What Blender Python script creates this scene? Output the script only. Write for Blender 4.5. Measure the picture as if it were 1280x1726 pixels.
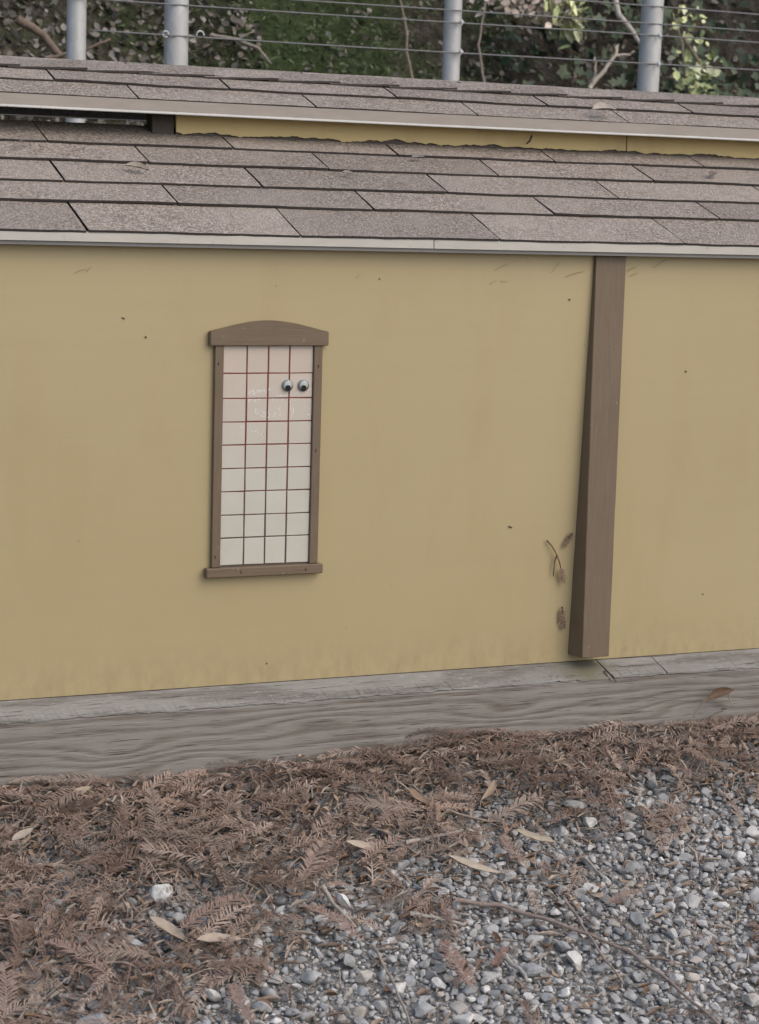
import bpy, bmesh, math, random
import numpy as np
from mathutils import Matrix, Vector, noise
S = bpy.context.scene
for o in list(bpy.data.objects): bpy.data.objects.remove(o)
random.seed(7); RNG = np.random.default_rng(11)
R = math.radians
# ------------------------------------------------------------------ camera
def cam_axes(yaw, pitch, roll):
    f = Vector((math.sin(yaw)*math.cos(pitch), math.cos(yaw)*math.cos(pitch), -math.sin(pitch)))
    r = Vector((math.cos(yaw), -math.sin(yaw), 0)); u = r.cross(f)
    return (r*math.cos(roll)+u*math.sin(roll), u*math.cos(roll)-r*math.sin(roll), f)
cr, cu, cf = cam_axes(R(24.1), R(8.2), R(1.63))
cd = bpy.data.cameras.new('camera'); cam = bpy.data.objects.new('camera', cd); S.collection.objects.link(cam)
CAM = Vector((-1.2631, -2.8068, 0.6887))
cam.matrix_world = Matrix(((cr.x, cu.x, -cf.x, CAM.x), (cr.y, cu.y, -cf.y, CAM.y), (cr.z, cu.z, -cf.z, CAM.z), (0, 0, 0, 1)))
cd.sensor_fit = 'VERTICAL'; cd.sensor_height = 24; cd.lens = 3550/1726*24
cd.clip_start = 0.05; cd.clip_end = 400
cd.dof.use_dof = True; cd.dof.focus_distance = 3.15; cd.dof.aperture_fstop = 9
S.camera = cam
# ------------------------------------------------------------------ sky, sun, exposure
SUN_AZ, SUN_EL = R(148), R(46)          # azimuth clockwise from +y
w = bpy.data.worlds.new('World'); S.world = w; w.use_nodes = True
nt = w.node_tree; bg = nt.nodes['Background']
sky = nt.nodes.new('ShaderNodeTexSky'); sky.sky_type = 'NISHITA'; sky.sun_disc = False
sky.sun_elevation = SUN_EL; sky.sun_rotation = SUN_AZ; sky.dust_density = 3.0; sky.air_density = 1.0
nt.links.new(sky.outputs[0], bg.inputs[0]); bg.inputs[1].default_value = 0.14
sl = bpy.data.lights.new('sun', 'SUN'); sl.energy = 0.6; sl.angle = R(80); sl.color = (1, .94, .85)
sun = bpy.data.objects.new('sun', sl); S.collection.objects.link(sun)
sd = Vector((math.sin(SUN_AZ)*math.cos(SUN_EL), math.cos(SUN_AZ)*math.cos(SUN_EL), math.sin(SUN_EL)))
sun.rotation_euler = sd.to_track_quat('Z', 'Y').to_euler(); sun.location = sd*8
S.view_settings.view_transform = 'Standard'; S.view_settings.look = 'None'
S.view_settings.gamma = 1; S.view_settings.use_curve_mapping = False
S.view_settings.exposure = 0.5
S.cycles.max_bounces = 6; S.cycles.diffuse_bounces = 4; S.cycles.glossy_bounces = 3; S.cycles.transparent_max_bounces = 6
# ------------------------------------------------------------------ helpers
def link(name, me, mat=None, parent=None, label=None, cat=None, group=None, kind=None):
    o = bpy.data.objects.new(name, me); S.collection.objects.link(o)
    if mat is not None and me is not None and not me.materials: me.materials.append(mat)
    if parent: o.parent = parent
    for k, v in (('label', label), ('category', cat), ('group', group), ('kind', kind)):
        if v: o[k] = v
    return o
def mesh(vs, fs, smooth=False):
    me = bpy.data.meshes.new('m'); me.from_pydata([tuple(v) for v in vs], [], fs); me.update()
    if smooth: me.polygons.foreach_set('use_smooth', [True]*len(me.polygons))
    return me
def box_vf(a, b):
    (x0, y0, z0), (x1, y1, z1) = a, b
    return ([(x0,y0,z0),(x1,y0,z0),(x1,y1,z0),(x0,y1,z0),(x0,y0,z1),(x1,y0,z1),(x1,y1,z1),(x0,y1,z1)],
            [(0,3,2,1),(4,5,6,7),(0,1,5,4),(1,2,6,5),(2,3,7,6),(3,0,4,7)])
def bevel(me, w, seg=1):
    bm = bmesh.new(); bm.from_mesh(me)
    bmesh.ops.bevel(bm, geom=bm.edges[:], offset=w, segments=seg, affect='EDGES', profile=.5)
    bm.to_mesh(me); bm.free(); return me
def box(a, b, bv=0):
    me = mesh(*box_vf(a, b)); return bevel(me, bv) if bv else me
class MB:
    def __init__(s): s.v = []; s.f = []
    def add(s, vs, fs):
        n = len(s.v); s.v += [tuple(v) for v in vs]; s.f += [tuple(i+n for i in f) for f in fs]; return s
    def mesh(s, smooth=False): return mesh(s.v, s.f, smooth)
def tube_vf(pts, rad, n=6):
    pts = [Vector(p) for p in pts]; vs = []; fs = []
    if not hasattr(rad, '__len__'): rad = [rad]*len(pts)
    for i, p in enumerate(pts):
        t = (pts[min(i+1, len(pts)-1)]-pts[max(i-1, 0)]).normalized()
        a = t.cross(Vector((0.13, 0.2, 1)) if abs(t.z) < .95 else Vector((1, 0, 0))).normalized(); b = t.cross(a)
        for k in range(n):
            q = 2*math.pi*k/n; vs.append(p+(a*math.cos(q)+b*math.sin(q))*rad[i])
    for i in range(len(pts)-1):
        for k in range(n):
            fs.append((i*n+k, i*n+(k+1) % n, (i+1)*n+(k+1) % n, (i+1)*n+k))
    fs += [tuple(range(n)), tuple(range((len(pts)-1)*n, len(pts)*n))]
    return vs, fs
def bulk(name, V, T, tint=None, smooth=None):
    """large triangle mesh from numpy arrays"""
    me = bpy.data.meshes.new(name); nv = len(V); ntr = len(T)
    me.vertices.add(nv); me.vertices.foreach_set('co', V.astype(np.float32).ravel())
    me.loops.add(ntr*3); me.loops.foreach_set('vertex_index', T.astype(np.int32).ravel())
    me.polygons.add(ntr); me.polygons.foreach_set('loop_start', np.arange(0, ntr*3, 3, dtype=np.int32))
    if smooth is not None: me.polygons.foreach_set('use_smooth', smooth)
    if tint is not None:
        at = me.attributes.new('tint', 'FLOAT_COLOR', 'POINT')
        c = np.ones((nv, 4), np.float32); c[:, :3] = tint; at.data.foreach_set('color', c.ravel())
    me.update(calc_edges=True); me.validate(); return me
def set_tint(me, c):
    at = me.attributes.new('tint', 'FLOAT_COLOR', 'POINT')
    at.data.foreach_set('color', np.tile(np.array([*c, 1], np.float32), len(me.vertices)))
    return me

# ------------------------------------------------------------------ materials
class NT:
    def __init__(s, name):
        s.m = bpy.data.materials.new(name); s.m.use_nodes = True; s.t = s.m.node_tree
        s.b = s.t.nodes['Principled BSDF']; s.out = s.t.nodes['Material Output']
    def n(s, kind, ins={}, **kw):
        nd = s.t.nodes.new('ShaderNode'+kind)
        for k, v in kw.items(): setattr(nd, k, v)
        for k, v in ins.items():
            if isinstance(v, bpy.types.NodeSocket): s.t.links.new(v, nd.inputs[k])
            else: nd.inputs[k].default_value = v
        return nd
    def coord(s, scale=(1,1,1), rot=(0,0,0)):
        c = s.n('TexCoord').outputs['Object']
        return s.n('Mapping', {'Vector': c, 'Scale': scale, 'Rotation': rot}).outputs[0]
    def noise(s, vec, scale, detail=3, rough=.55, dist=0):
        return s.n('TexNoise', {'Vector': vec, 'Scale': scale, 'Detail': detail, 'Roughness': rough, 'Distortion': dist}).outputs[0]
    def ramp(s, fac, stops, interp='LINEAR'):
        r = s.n('ValToRGB', {'Fac': fac}); cr_ = r.color_ramp; cr_.interpolation = interp
        while len(cr_.elements) > 1: cr_.elements.remove(cr_.elements[0])
        for i, (p, c) in enumerate(stops):
            e = cr_.elements[0] if i == 0 else cr_.elements.new(p)
            e.position = p; e.color = (*c, 1) if hasattr(c, '__len__') else (c, c, c, 1)
        return r.outputs[0]
    def mix(s, fac, a, b, mode='MIX'):
        m = s.n('Mix', data_type='RGBA', blend_type=mode)
        for i, v in ((0, fac), (6, a), (7, b)):
            if isinstance(v, bpy.types.NodeSocket): s.t.links.new(v, m.inputs[i])
            elif i == 0: m.inputs[0].default_value = v
            else: m.inputs[i].default_value = (*v, 1) if len(v) == 3 else v
        return m.outputs[2]
    def math(s, op, a, b=0.0, c=0.0):
        m = s.n('Math', operation=op)
        for i, v in enumerate((a, b, c)):
            if isinstance(v, bpy.types.NodeSocket): s.t.links.new(v, m.inputs[i])
            else: m.inputs[i].default_value = v
        return m.outputs[0]
    def bump(s, h, dist, strength=1.0):
        b = s.n('Bump', {'Height': h, 'Distance': dist, 'Strength': strength}); s.t.links.new(b.outputs[0], s.b.inputs['Normal'])
    def set(s, **kw):
        for k, v in kw.items():
            k = {'color': 'Base Color', 'rough': 'Roughness', 'metal': 'Metallic', 'spec': 'Specular IOR Level'}.get(k, k)
            if isinstance(v, bpy.types.NodeSocket): s.t.links.new(v, s.b.inputs[k])
            elif k == 'Base Color': s.b.inputs[k].default_value = (*v, 1)
            else: s.b.inputs[k].default_value = v
        return s.m
    def attr(s, name='tint'): return s.n('Attribute', attribute_name=name).outputs['Color']

def m_wall(name='yellow_wall_paint', grime=.18, k=(1, 1, 1)):
    t = NT(name); co = t.coord()
    big = t.noise(co, 2.2, 4, .6); fine = t.noise(co, 260, 2, .6)
    streak = t.noise(t.coord((1.2, 1, 26)), 2.0, 4, .55)
    dirt = t.noise(t.coord((5, 1, 1.6), (0, .5, 0)), 1.7, 5, .65)
    c = t.mix(big, tuple(a*b_ for a, b_ in zip((.382, .301, .158), k)), tuple(a*b_ for a, b_ in zip((.43, .345, .19), k)))
    c = t.mix(t.math('MULTIPLY', t.ramp(streak, [(.45, 0.), (.7, 1.)]), .06), c, (.30, .232, .118))
    c = t.mix(t.math('MULTIPLY', t.ramp(dirt, [(.52, 0.), (.75, 1.)]), grime), c, (.30, .21, .09))
    z = t.n('SeparateXYZ', {'Vector': t.n('TexCoord').outputs['Object']}).outputs['Z']
    low = t.math('MULTIPLY', t.math('MAXIMUM', t.math('SUBTRACT', 1.0, t.math('MULTIPLY', z, 14.0)), 0.0), t.ramp(t.noise(t.coord((18, 1, 9)), 3, 5, .7), [(.4, 0.), (.7, .6)]))
    c = t.mix(low, c, (.27, .195, .10))
    sp = t.noise(co, 95, 2, .5)
    c = t.mix(t.math('MULTIPLY', t.ramp(sp, [(.765, 0.), (.79, 1.)]), .5), c, (.2, .14, .07))
    t.bump(t.math('ADD', t.math('MULTIPLY', fine, .25), t.math('MULTIPLY', streak, .12)), .0012, .5)
    return t.set(color=c, rough=t.ramp(big, [(.3, .38), (.7, .5)]), spec=.5)
def m_paint(name, a, b, rough=.55, grain=(3, 40, 40), amt=.0006):
    t = NT(name); g = t.noise(t.coord(grain), 6, 5, .6); bl = t.noise(t.coord(), 14, 4, .6)
    c = t.mix(t.ramp(g, [(.3, 0.), (.7, 1.)]), a, b)
    c = t.mix(t.math('MULTIPLY', t.ramp(bl, [(.55, 0.), (.8, 1.)]), .35), c, tuple(x*.62 for x in a))
    chip = t.noise(t.coord(), 120, 3, .6)
    c = t.mix(t.math('MULTIPLY', t.ramp(chip, [(.71, 0.), (.74, 1.)]), .55), c, (.33, .27, .2))
    t.bump(t.math('ADD', g, t.math('MULTIPLY', bl, .6)), amt, .8)
    return t.set(color=c, rough=rough, spec=.4)
def m_shingle():
    t = NT('asphalt_shingle_granules'); co = t.coord()
    g = t.n('TexVoronoi', {'Vector': co, 'Scale': 330.0}).outputs
    n2 = t.noise(co, 190, 3, .7); big = t.noise(co, 3.2, 4, .65); mid = t.noise(co, 17, 4, .6)
    c = t.ramp(t.noise(g['Position'], 700, 0), [(.25, (.145, .115, .09)), (.5, (.258, .216, .178)), (.72, (.395, .34, .29))])
    c = t.mix(t.ramp(big, [(.42, 0.), (.68, .75)]), c, (.335, .287, .24))
    rnd = t.n('ObjectInfo').outputs['Random']
    c = t.mix(1.0, c, t.ramp(rnd, [(0, .84), (.5, 1.), (1, 1.12)]), 'MULTIPLY')
    c = t.mix(t.math('MULTIPLY', t.ramp(mid, [(.58, 0.), (.75, 1.)]), .4), c, (.125, .105, .09))
    t.bump(t.math('ADD', t.math('MULTIPLY', g['Distance'], -.6), n2), .0022, 1.0)
    return t.set(color=c, rough=.93, spec=.25)
def m_metal_paint(name, col, rough=.45, spec=.45):
    t = NT(name); bl = t.noise(t.coord((2, 8, 8)), 8, 5, .65); sp = t.noise(t.coord(), 75, 3, .6)
    c = t.mix(t.ramp(bl, [(.35, 0.), (.75, .6)]), col, tuple(x*.75 for x in col))
    c = t.mix(t.math('MULTIPLY', t.ramp(sp, [(.66, 0.), (.72, 1.)]), .35), c, (.16, .13, .10))
    t.bump(bl, .0006, .5)
    return t.set(color=c, rough=rough, spec=spec)
def m_timber(name, base, dark, light, stain=None):
    t = NT(name)
    co = t.n('TexCoord').outputs['Object']
    warp = t.n('TexNoise', {'Vector': t.n('Mapping', {'Vector': co, 'Scale': (1.8, 5, 13)}).outputs[0], 'Scale': 1.0, 'Detail': 3.0})
    sx = t.n('SeparateXYZ', {'Vector': co}).outputs
    hgt = t.math('ADD', t.math('MULTIPLY', sx['Z'], 60.0), t.math('MULTIPLY', warp.outputs[0], 5.0))
    for kx, kz, ka in ((-.42, -.075, 1.5), (-.12, -.05, -1.1), (.19, -.06, 1.6), (.52, -.07, -1.2), (-.30, -.10, -1.3)):
        dx = t.math('MULTIPLY', t.math('SUBTRACT', sx['X'], kx), 13.0); dz = t.math('MULTIPLY', t.math('SUBTRACT', sx['Z'], kz), 60.0)
        r2 = t.math('ADD', t.math('MULTIPLY', dx, dx), t.math('MULTIPLY', dz, dz))
        hgt = t.math('ADD', hgt, t.math('MULTIPLY', t.math('POWER', 2.718, t.math('MULTIPLY', r2, -1.0)), ka))
    ring = t.math('SINE', t.math('MULTIPLY', hgt, 6.4))
    ring = t.math('ADD', t.math('MULTIPLY', ring, .5), .5)
    fib = t.noise(t.coord((4, 90, 190)), 5, 5, .7); blot = t.noise(co, 7, 5, .6)
    c = t.mix(t.ramp(ring, [(.45, 0.), (.97, .8)]), base, dark)
    c = t.mix(t.ramp(fib, [(.4, 0.), (.7, .75)]), c, light)
    c = t.mix(t.ramp(blot, [(.5, 0.), (.8, .5)]), c, dark)
    if stain:
        pale = t.noise(t.coord((14, 30, 60)), 5, 6, .75)
        c = t.mix(t.ramp(pale, [(.55, 0.), (.72, .7)]), c, stain)
        moss = t.math('SUBTRACT', 1.0, t.math('MULTIPLY', t.math('ABSOLUTE', t.math('SUBTRACT', sx['X'], .335)), 16.0))
        moss = t.math('MULTIPLY', t.math('MAXIMUM', moss, 0.0), t.math('ADD', blot, .25))
        c = t.mix(t.math('MINIMUM', moss, .8), c, (.125, .115, .05))
    crack = t.ramp(t.noise(t.coord((2.2, 40, 120)), 6, 3, .6), [(.62, 0.), (.68, 1.)])
    c = t.mix(t.math('MULTIPLY', crack, .65), c, (.07, .06, .055))
    hh = t.math('SUBTRACT', t.math('ADD', t.math('MULTIPLY', ring, -.35), t.math('MULTIPLY', fib, .6)), t.math('MULTIPLY', crack, .8))
    t.bump(hh, .0018, .9)
    return t.set(color=c, rough=.88, spec=.25)
def m_tint(name, rough=.8, scale=60, amt=.35, bump=.0006, spec=.3, trans=0):
    t = NT(name); n1 = t.noise(t.coord(), scale, 4, .65)
    c = t.mix(1.0, t.attr(), t.ramp(n1, [(.25, 1-amt), (.75, 1+amt)]), 'MULTIPLY')
    if bump: t.bump(n1, bump, .8)
    return t.set(color=c, rough=rough, spec=spec)
def m_ground():
    t = NT('dark_gritty_soil'); co = t.coord()
    v = t.n('TexVoronoi', {'Vector': co, 'Scale': 170.0}).outputs; v2 = t.n('TexVoronoi', {'Vector': co, 'Scale': 420.0}).outputs
    n1 = t.noise(co, 5, 5, .6)
    c = t.ramp(t.noise(v['Position'], 300, 0), [(.3, (.21, .202, .187)), (.55, (.30, .291, .272)), (.75, (.42, .41, .388))])
    c = t.mix(t.ramp(n1, [(.4, 0.), (.65, .55)]), c, (.16, .13, .105))
    t.bump(t.math('ADD', t.math('MULTIPLY', v['Distance'], -1.0), t.math('MULTIPLY', v2['Distance'], -.5)), .006, 1.0)
    return t.set(color=c, rough=.95, spec=.2)
def m_bank():
    t = NT('mossy_bank_soil'); co = t.coord(); n1 = t.noise(co, 2.4, 6, .65); n2 = t.noise(co, 26, 5, .7); n3 = t.noise(co, 7, 4, .6)
    c = t.ramp(n2, [(.3, (.03, .027, .02)), (.55, (.09, .077, .058)), (.75, (.16, .14, .112))])
    g = t.ramp(n2, [(.3, (.02, .03, .012)), (.6, (.06, .088, .03)), (.8, (.11, .14, .06))])
    x = t.n('SeparateXYZ', {'Vector': co}).outputs['X']
    mk = t.math('ADD', t.math('MULTIPLY', n1, 2.4), t.math('MULTIPLY', t.math('SUBTRACT', .75, t.math('ABSOLUTE', t.math('SUBTRACT', x, 1.35))), .75))
    c = t.mix(t.ramp(t.math('MULTIPLY', mk, .42), [(.46, 0.), (.66, .9)]), c, g)
    t.bump(t.math('ADD', n2, t.math('MULTIPLY', n3, 2.0)), .05, 1.0)
    return t.set(color=c, rough=.95, spec=.15)
def m_galv():
    t = NT('galvanised_steel'); sp = t.n('TexVoronoi', {'Vector': t.coord((1, 1, .6)), 'Scale': 55.0}).outputs['Color']
    n1 = t.noise(t.coord((1, 1, .15)), 18, 4, .6)
    v = t.n('SeparateColor', {'Color': sp}).outputs[0]
    c = t.mix(v, (.43, .425, .41), (.51, .505, .485)); c = t.mix(t.ramp(n1, [(.5, 0.), (.8, .5)]), c, (.34, .335, .32))
    return t.set(color=c, rough=.48, metal=.2)
def m_plain(name, col, rough=.5, metal=0., spec=.5):
    t = NT(name); n1 = t.noise(t.coord(), 90, 3, .6)
    c = t.mix(1.0, col, t.ramp(n1, [(.3, .85), (.7, 1.12)]), 'MULTIPLY')
    return t.set(color=c, rough=rough, metal=metal, spec=spec)
def m_pane():
    t = NT('frosted_window_pane'); co = t.coord()
    n1 = t.noise(co, 30, 5, .6); n2 = t.noise(t.coord((40, 1, 4)), 6, 4, .6)
    c = t.mix(t.ramp(n1, [(.4, 0.), (.75, .5)]), t.attr(), (.50, .45, .38))
    e = t.noise(co, 210, 3, .6)
    c = t.mix(t.math('MULTIPLY', t.ramp(e, [(.73, 0.), (.76, 1.)]), .6), c, (.24, .19, .15))
    t.bump(t.math('ADD', n1, t.math('MULTIPLY', n2, .6)), .0006, .5)
    return t.set(color=c, rough=.16, spec=.6, **{'Coat Weight': .3, 'Coat Roughness': .05})
def m_dome():
    t = NT('clear_plastic_dome')
    tr = t.n('BsdfTransparent'); gl = t.n('BsdfGlossy', {'Roughness': .04})
    fr = t.n('Fresnel', {'IOR': 1.45})
    mx = t.n('MixShader', {0: t.math('MULTIPLY', fr.outputs[0], 1.0), 1: tr.outputs[0], 2: gl.outputs[0]})
    t.t.links.new(mx.outputs[0], t.out.inputs[0]); return t.m
def m_writing():
    t = NT('faint_white_strokes'); n1 = t.noise(t.coord(), 400, 3, .6)
    t.set(color=(.88, .88, .85), rough=.2, spec=.6); tr = t.n('BsdfTransparent')
    mx = t.n('MixShader', {0: t.ramp(n1, [(.35, .35), (.6, .8)]), 1: tr.outputs[0], 2: t.b.outputs[0]})
    t.t.links.new(mx.outputs[0], t.out.inputs[0]); return t.m
def m_backing():
    t = NT('window_backing_paint'); z = t.n('SeparateXYZ', {'Vector': t.n('TexCoord').outputs['Object']}).outputs['Z']
    n1 = t.noise(t.coord(), 60, 3, .6); f = t.math('ADD', t.math('MULTIPLY', t.math('SUBTRACT', z, .20), 6.0), t.math('MULTIPLY', t.math('SUBTRACT', n1, .5), .8))
    return t.set(color=t.ramp(f, [(0, (.085, .06, .042)), (1, (.19, .03, .018))]), rough=.5)
M = dict(wall=m_wall(), wall_grimy_brightened=m_wall('grimy_brightened_wall_paint', .55, (1.28, 1.22, .95)), brown=m_paint('brown_trim_paint', (.140, .099, .062), (.164, .120, .078), grain=(40, 40, 3)),  # clerestory copy: more grime, and colour brightened to offset the eave's shade
    brown_h=m_paint('brown_trim_paint_across', (.140, .099, .062), (.164, .120, .078), grain=(3, 40, 40)),
    dark=m_paint('dark_brown_board', (.045, .034, .026), (.06, .045, .034)),
    shingle=m_shingle(), drip=m_metal_paint('pale_drip_edge_paint', (.46, .43, .375)), drip_tan=m_metal_paint('tan_drip_edge_paint', (.32, .278, .238)),
    lip=m_metal_paint('pale_metal_lip', (.50, .49, .45)), fascia=m_metal_paint('grey_fascia_paint', (.235, .225, .21)),
    asphalt=m_plain('asphalt_core', (.045, .037, .033), .9), deck=m_plain('roof_deck_felt', (.05, .045, .04), .95), timber=m_timber('weathered_timber', (.25, .228, .20), (.125, .100, .078), (.31, .29, .262)),
    cap=m_timber('weathered_timber_cap', (.25, .24, .217), (.125, .110, .092), (.305, .297, .275), (.42, .42, .395)),
    grout=m_backing(), pane=m_pane(), stone=m_tint('gravel_stone', .85, 90, .28, .0012),
    litter=m_tint('dry_redwood_needles', .9, 150, .25, 0, .15), leaf=m_tint('dry_leaf', .8, 70, .22, .0006, .25), foliage=m_tint('bank_foliage', .6, 30, .3, 0, .3),
    twig=m_tint('dry_twig_bark', .9, 130, .4, .0008, .2), ground=m_ground(), bank=m_bank(), galv=m_galv(),
    cable=m_plain('steel_cable', (.17, .17, .17), .5, .4), eyewhite=m_plain('white_eye_backing', (.44, .46, .44), .5),
    pupil=m_plain('black_pupil', (.022, .018, .02), .12), dome=m_dome(), writing=m_writing(), web=m_plain('dusty_cobweb', (.24, .175, .08), .9), speck_brown=m_plain('brown_speck', (.11, .075, .04), .9), speck=m_plain('dark_speck', (.07, .045, .025), .9))

# ------------------------------------------------------------------ the setting: ground and bank
SLOPE = math.tan(R(12)); Y0, Z0 = -.05, -.124
def G0(x, y):
    """bare ground height (numpy)"""
    d = np.minimum(np.maximum(Y0-y, 0), 1.5)
    z = Z0-d*SLOPE+.011*np.clip(x-.6, -1.4, .3)
    return z+.006*np.sin(x*7.3+1.1)*np.cos(y*9.1)+.004*np.sin(x*19+y*13)
def litter_mask(x, y):
    """1 where needles lie thick, 0 on open gravel"""
    bx = np.array([-1.2, -.535, -.482, -.363, -.172, .004, .19, .354, .551, 1.3])
    by = np.array([-1.5, -.70, -.572, -.491, -.399, -.322, -.252, -.208, -.194, -.17])
    b = np.interp(x, bx, by)
    d = (y-b)+.05*np.sin(x*23+y*17)+.035*np.sin(x*41-y*37+2)
    f = np.sin(13*x+2.2*np.sin(9*y)+.8)*np.sin(15*y+1.7*np.sin(11*x)+.4)+.55*np.sin(29*x-19*y+1)
    hole = np.clip((f-.18)/.5, 0, .85)*np.clip((x+.75)/.35, .25, 1)*np.clip((-.16-y)/.08, 0, 1)
    return np.clip(.5+d/.16, 0, 1)*(1-hole)
def G(x, y):
    x = np.asarray(x, float); y = np.asarray(y, float)
    return G0(x, y)+.004*np.exp(-np.maximum(Y0-y, 0)/.05)
def grid_axis(inner0, inner1, step, lim0, lim1, grow=1.5):
    a = list(np.arange(inner0, inner1+1e-6, step)); s = step; q = a[-1]
    while q < lim1: s *= grow; q += s; a.append(q)
    s = step; q = a[0]
    while q > lim0: s *= grow; q -= s; a.insert(0, q)
    return np.array(a)
gx = grid_axis(-1.1, 1.3, .02, -60, 60); gy = grid_axis(-1.1, -.04, .02, -60, 60)
X, Y = np.meshgrid(gx, gy); Zg = G0(X, Y)+np.where((np.abs(X) < 1.4) & (Y > -1.2) & (Y < 0), RNG.normal(0, .0012, X.shape), 0)-.002
nxg, nyg = len(gx), len(gy)
ii = np.arange(nxg*nyg).reshape(nyg, nxg)
q = np.stack([ii[:-1, :-1], ii[:-1, 1:], ii[1:, 1:], ii[1:, :-1]], -1).reshape(-1, 4)
T = np.concatenate([q[:, [0, 1, 2]], q[:, [0, 2, 3]]])
link('ground', bulk('ground', np.stack([X, Y, Zg], -1).reshape(-1, 3), T, smooth=np.ones(len(T), bool)), M['ground'], label='dark gritty soil under the gravel', cat='ground', kind='structure')
def bank_z(x, y):
    t = np.clip((y-2.76), 0, 1.9)
    return t*math.tan(R(55))+.09*np.sin(x*2.1+.5)*np.minimum(t, 1)+.05*np.sin(x*5.3+y*4)*np.minimum(t, 1)+np.clip(y-4.66, 0, 30)*.15-.11
bx_ = np.linspace(-6, 9, 151); by_ = np.concatenate([np.linspace(2.6, 4.8, 56), np.linspace(5.2, 20, 12)])
X, Y = np.meshgrid(bx_, by_); Zb = bank_z(X, Y)
for i in range(Zb.shape[0]):
    for j in range(Zb.shape[1]): Zb[i, j] += .07*noise.noise((X[i, j]*3, Y[i, j]*3, Zb[i, j]*3))
ii = np.arange(X.size).reshape(X.shape); q = np.stack([ii[:-1, :-1], ii[:-1, 1:], ii[1:, 1:], ii[1:, :-1]], -1).reshape(-1, 4)
T = np.concatenate([q[:, [0, 1, 2]], q[:, [0, 2, 3]]])
link('hillside', bulk('hillside', np.stack([X, Y, Zb], -1).reshape(-1, 3), T, smooth=np.ones(len(T), bool)), M['bank'], label='steep mossy earth bank behind the wire fence', cat='hillside', kind='structure')

# ------------------------------------------------------------------ the small building
B = link('model_building', None, label='small yellow shed with brown trim and two tiers of shingled roof', cat='building')
XL, XR = -1.45, 1.75; YB = .85     # ends and back wall
wall_o = link('wall', box((XL, 0, .0005), (XR, .018, .630)), M['wall'], B)
link('wall', box((XL, YB-.018, .0005), (XR, YB, .634)), M['wall'], B)
for x in (XL, XR-.018): link('wall', box((x, .0183, .0005), (x+.018, YB-.0183, .634)), M['wall'], B)
for i, (x, z) in enumerate([(-.1781, .5755), (-.4032, .529), (-.3704, .5029), (-.4639, .2196), (-.1805, .0285), (.5086, .4505), (-.056, .0744), (.561, .0951), (.2968, .5603), (.3256, .493), (-.0181, .5876), (.2102, .2157)]):
    r = .0006+.0004*(i % 3); a = random.uniform(.3, 1.2); L = r*(2.6 if i in (1, 11) else 1.2)
    vs, fs = tube_vf([(x-L*math.cos(a), -.0004, z+L*math.sin(a)), (x, -.0009, z), (x+L*math.cos(a), -.0004, z-L*math.sin(a))], [r*.4, r, r*.5], 6)
    link('dirt_speck', mesh(vs, fs, True), M['speck_brown'], wall_o)
for i in range(11):
    x = random.choice([random.uniform(-.57, .64), random.uniform(-.05, .36), random.uniform(.36, .5)]); z = .615-abs(random.gauss(0, .03)); L = random.uniform(.008, .035); a = random.uniform(-.2, 1.1)
    P = [(x+L*t*math.cos(a), -.0008-.002*math.sin(3.1*t), z+L*t*math.sin(a)+.0015*math.sin(3*t)) for t in (0, .25, .5, .75, 1)]
    link('cobweb_strand', mesh(*tube_vf([p for p in P if p[2] < .627] if sum(p[2] < .627 for p in P) > 1 else [(x, -.001, z), (x+.006, -.001, z-.004)], random.uniform(.0002, .00034), 4)), M['web'], wall_o)
# post: a brown batten that gets deeper towards its foot
def tapered_post():
    n = 14; vs = []; fs = []
    for i in range(n+1):
        t = i/n; z = .0125+t*(.6275-.0125)
        d = .036*(1-t)+.007*t; xl = .319*(1-t)+.3365*t; xr = .3725*(1-t)+.3885*t
        j = lambda: random.uniform(-.00035, .00035)
        vs += [(xl+j(), -.0002, z), (xl+.006*(1-t)+j(), -d+j(), z), (xr+j(), -d+j(), z), (xr+j(), -.0002, z)]
    for i in range(n):
        for k in range(4): fs.append((i*4+k, i*4+(k+1) % 4, i*4+4+(k+1) % 4, i*4+4+k))
    fs += [(3, 2, 1, 0), tuple(n*4+k for k in range(4))]
    return bevel(mesh(vs, fs), .0008)
link('wall_post', tapered_post(), M['brown'], B)
# window
win = link('window', box((-.2695, -.0022, .168), (-.1085, -.0003, .4925)), M['grout'], B)
def arch_head():
    x0, x1, zb = -.2793, -.0994, .4913; n = 22; vs = []; fs = []
    for k in range(n+1):
        t = k/n; x = x0+(x1-x0)*t
        zt = .5115+.0155*math.sin(math.pi*t)**1.15
        vs += [(x, -.0105, zb), (x, -.0105, zt), (x, -.0004, zt), (x, -.0004, zb)]
    for k in range(n):
        for a in range(4): fs.append((k*4+a, k*4+(a+1) % 4, k*4+4+(a+1) % 4, k*4+4+a))
    fs += [(0, 1, 2, 3), tuple(n*4+k for k in (3, 2, 1, 0))]
    me = mesh(vs, fs); bm = bmesh.new(); bm.from_mesh(me); bmesh.ops.recalc_face_normals(bm, faces=bm.faces[:])
    ed = [e for e in bm.edges if len(e.link_faces) == 2 and e.calc_face_angle(0) > .6]
    bmesh.ops.bevel(bm, geom=ed, offset=.0012, segments=2, affect='EDGES'); bm.to_mesh(me); bm.free(); return me
link('head_trim', arch_head(), M['brown_h'], win)
for a, b in ((-.2707, -.2575), (-.1203, -.1072)):
    link('side_trim', box((a, -.0075, .1745), (b, -.0004, .4908), .0009), M['brown'], win)
link('sill', box((-.2801, -.0135, .1605), (-.1010, -.0004, .1742), .0012), M['brown_h'], win)
cols = [-.2574, -.2212, -.1890, -.1564, -.1205]; rows_ = [.4910, .4518, .4163, .3828, .3500, .3163, .2829, .2491, .2160, .1757]
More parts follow.
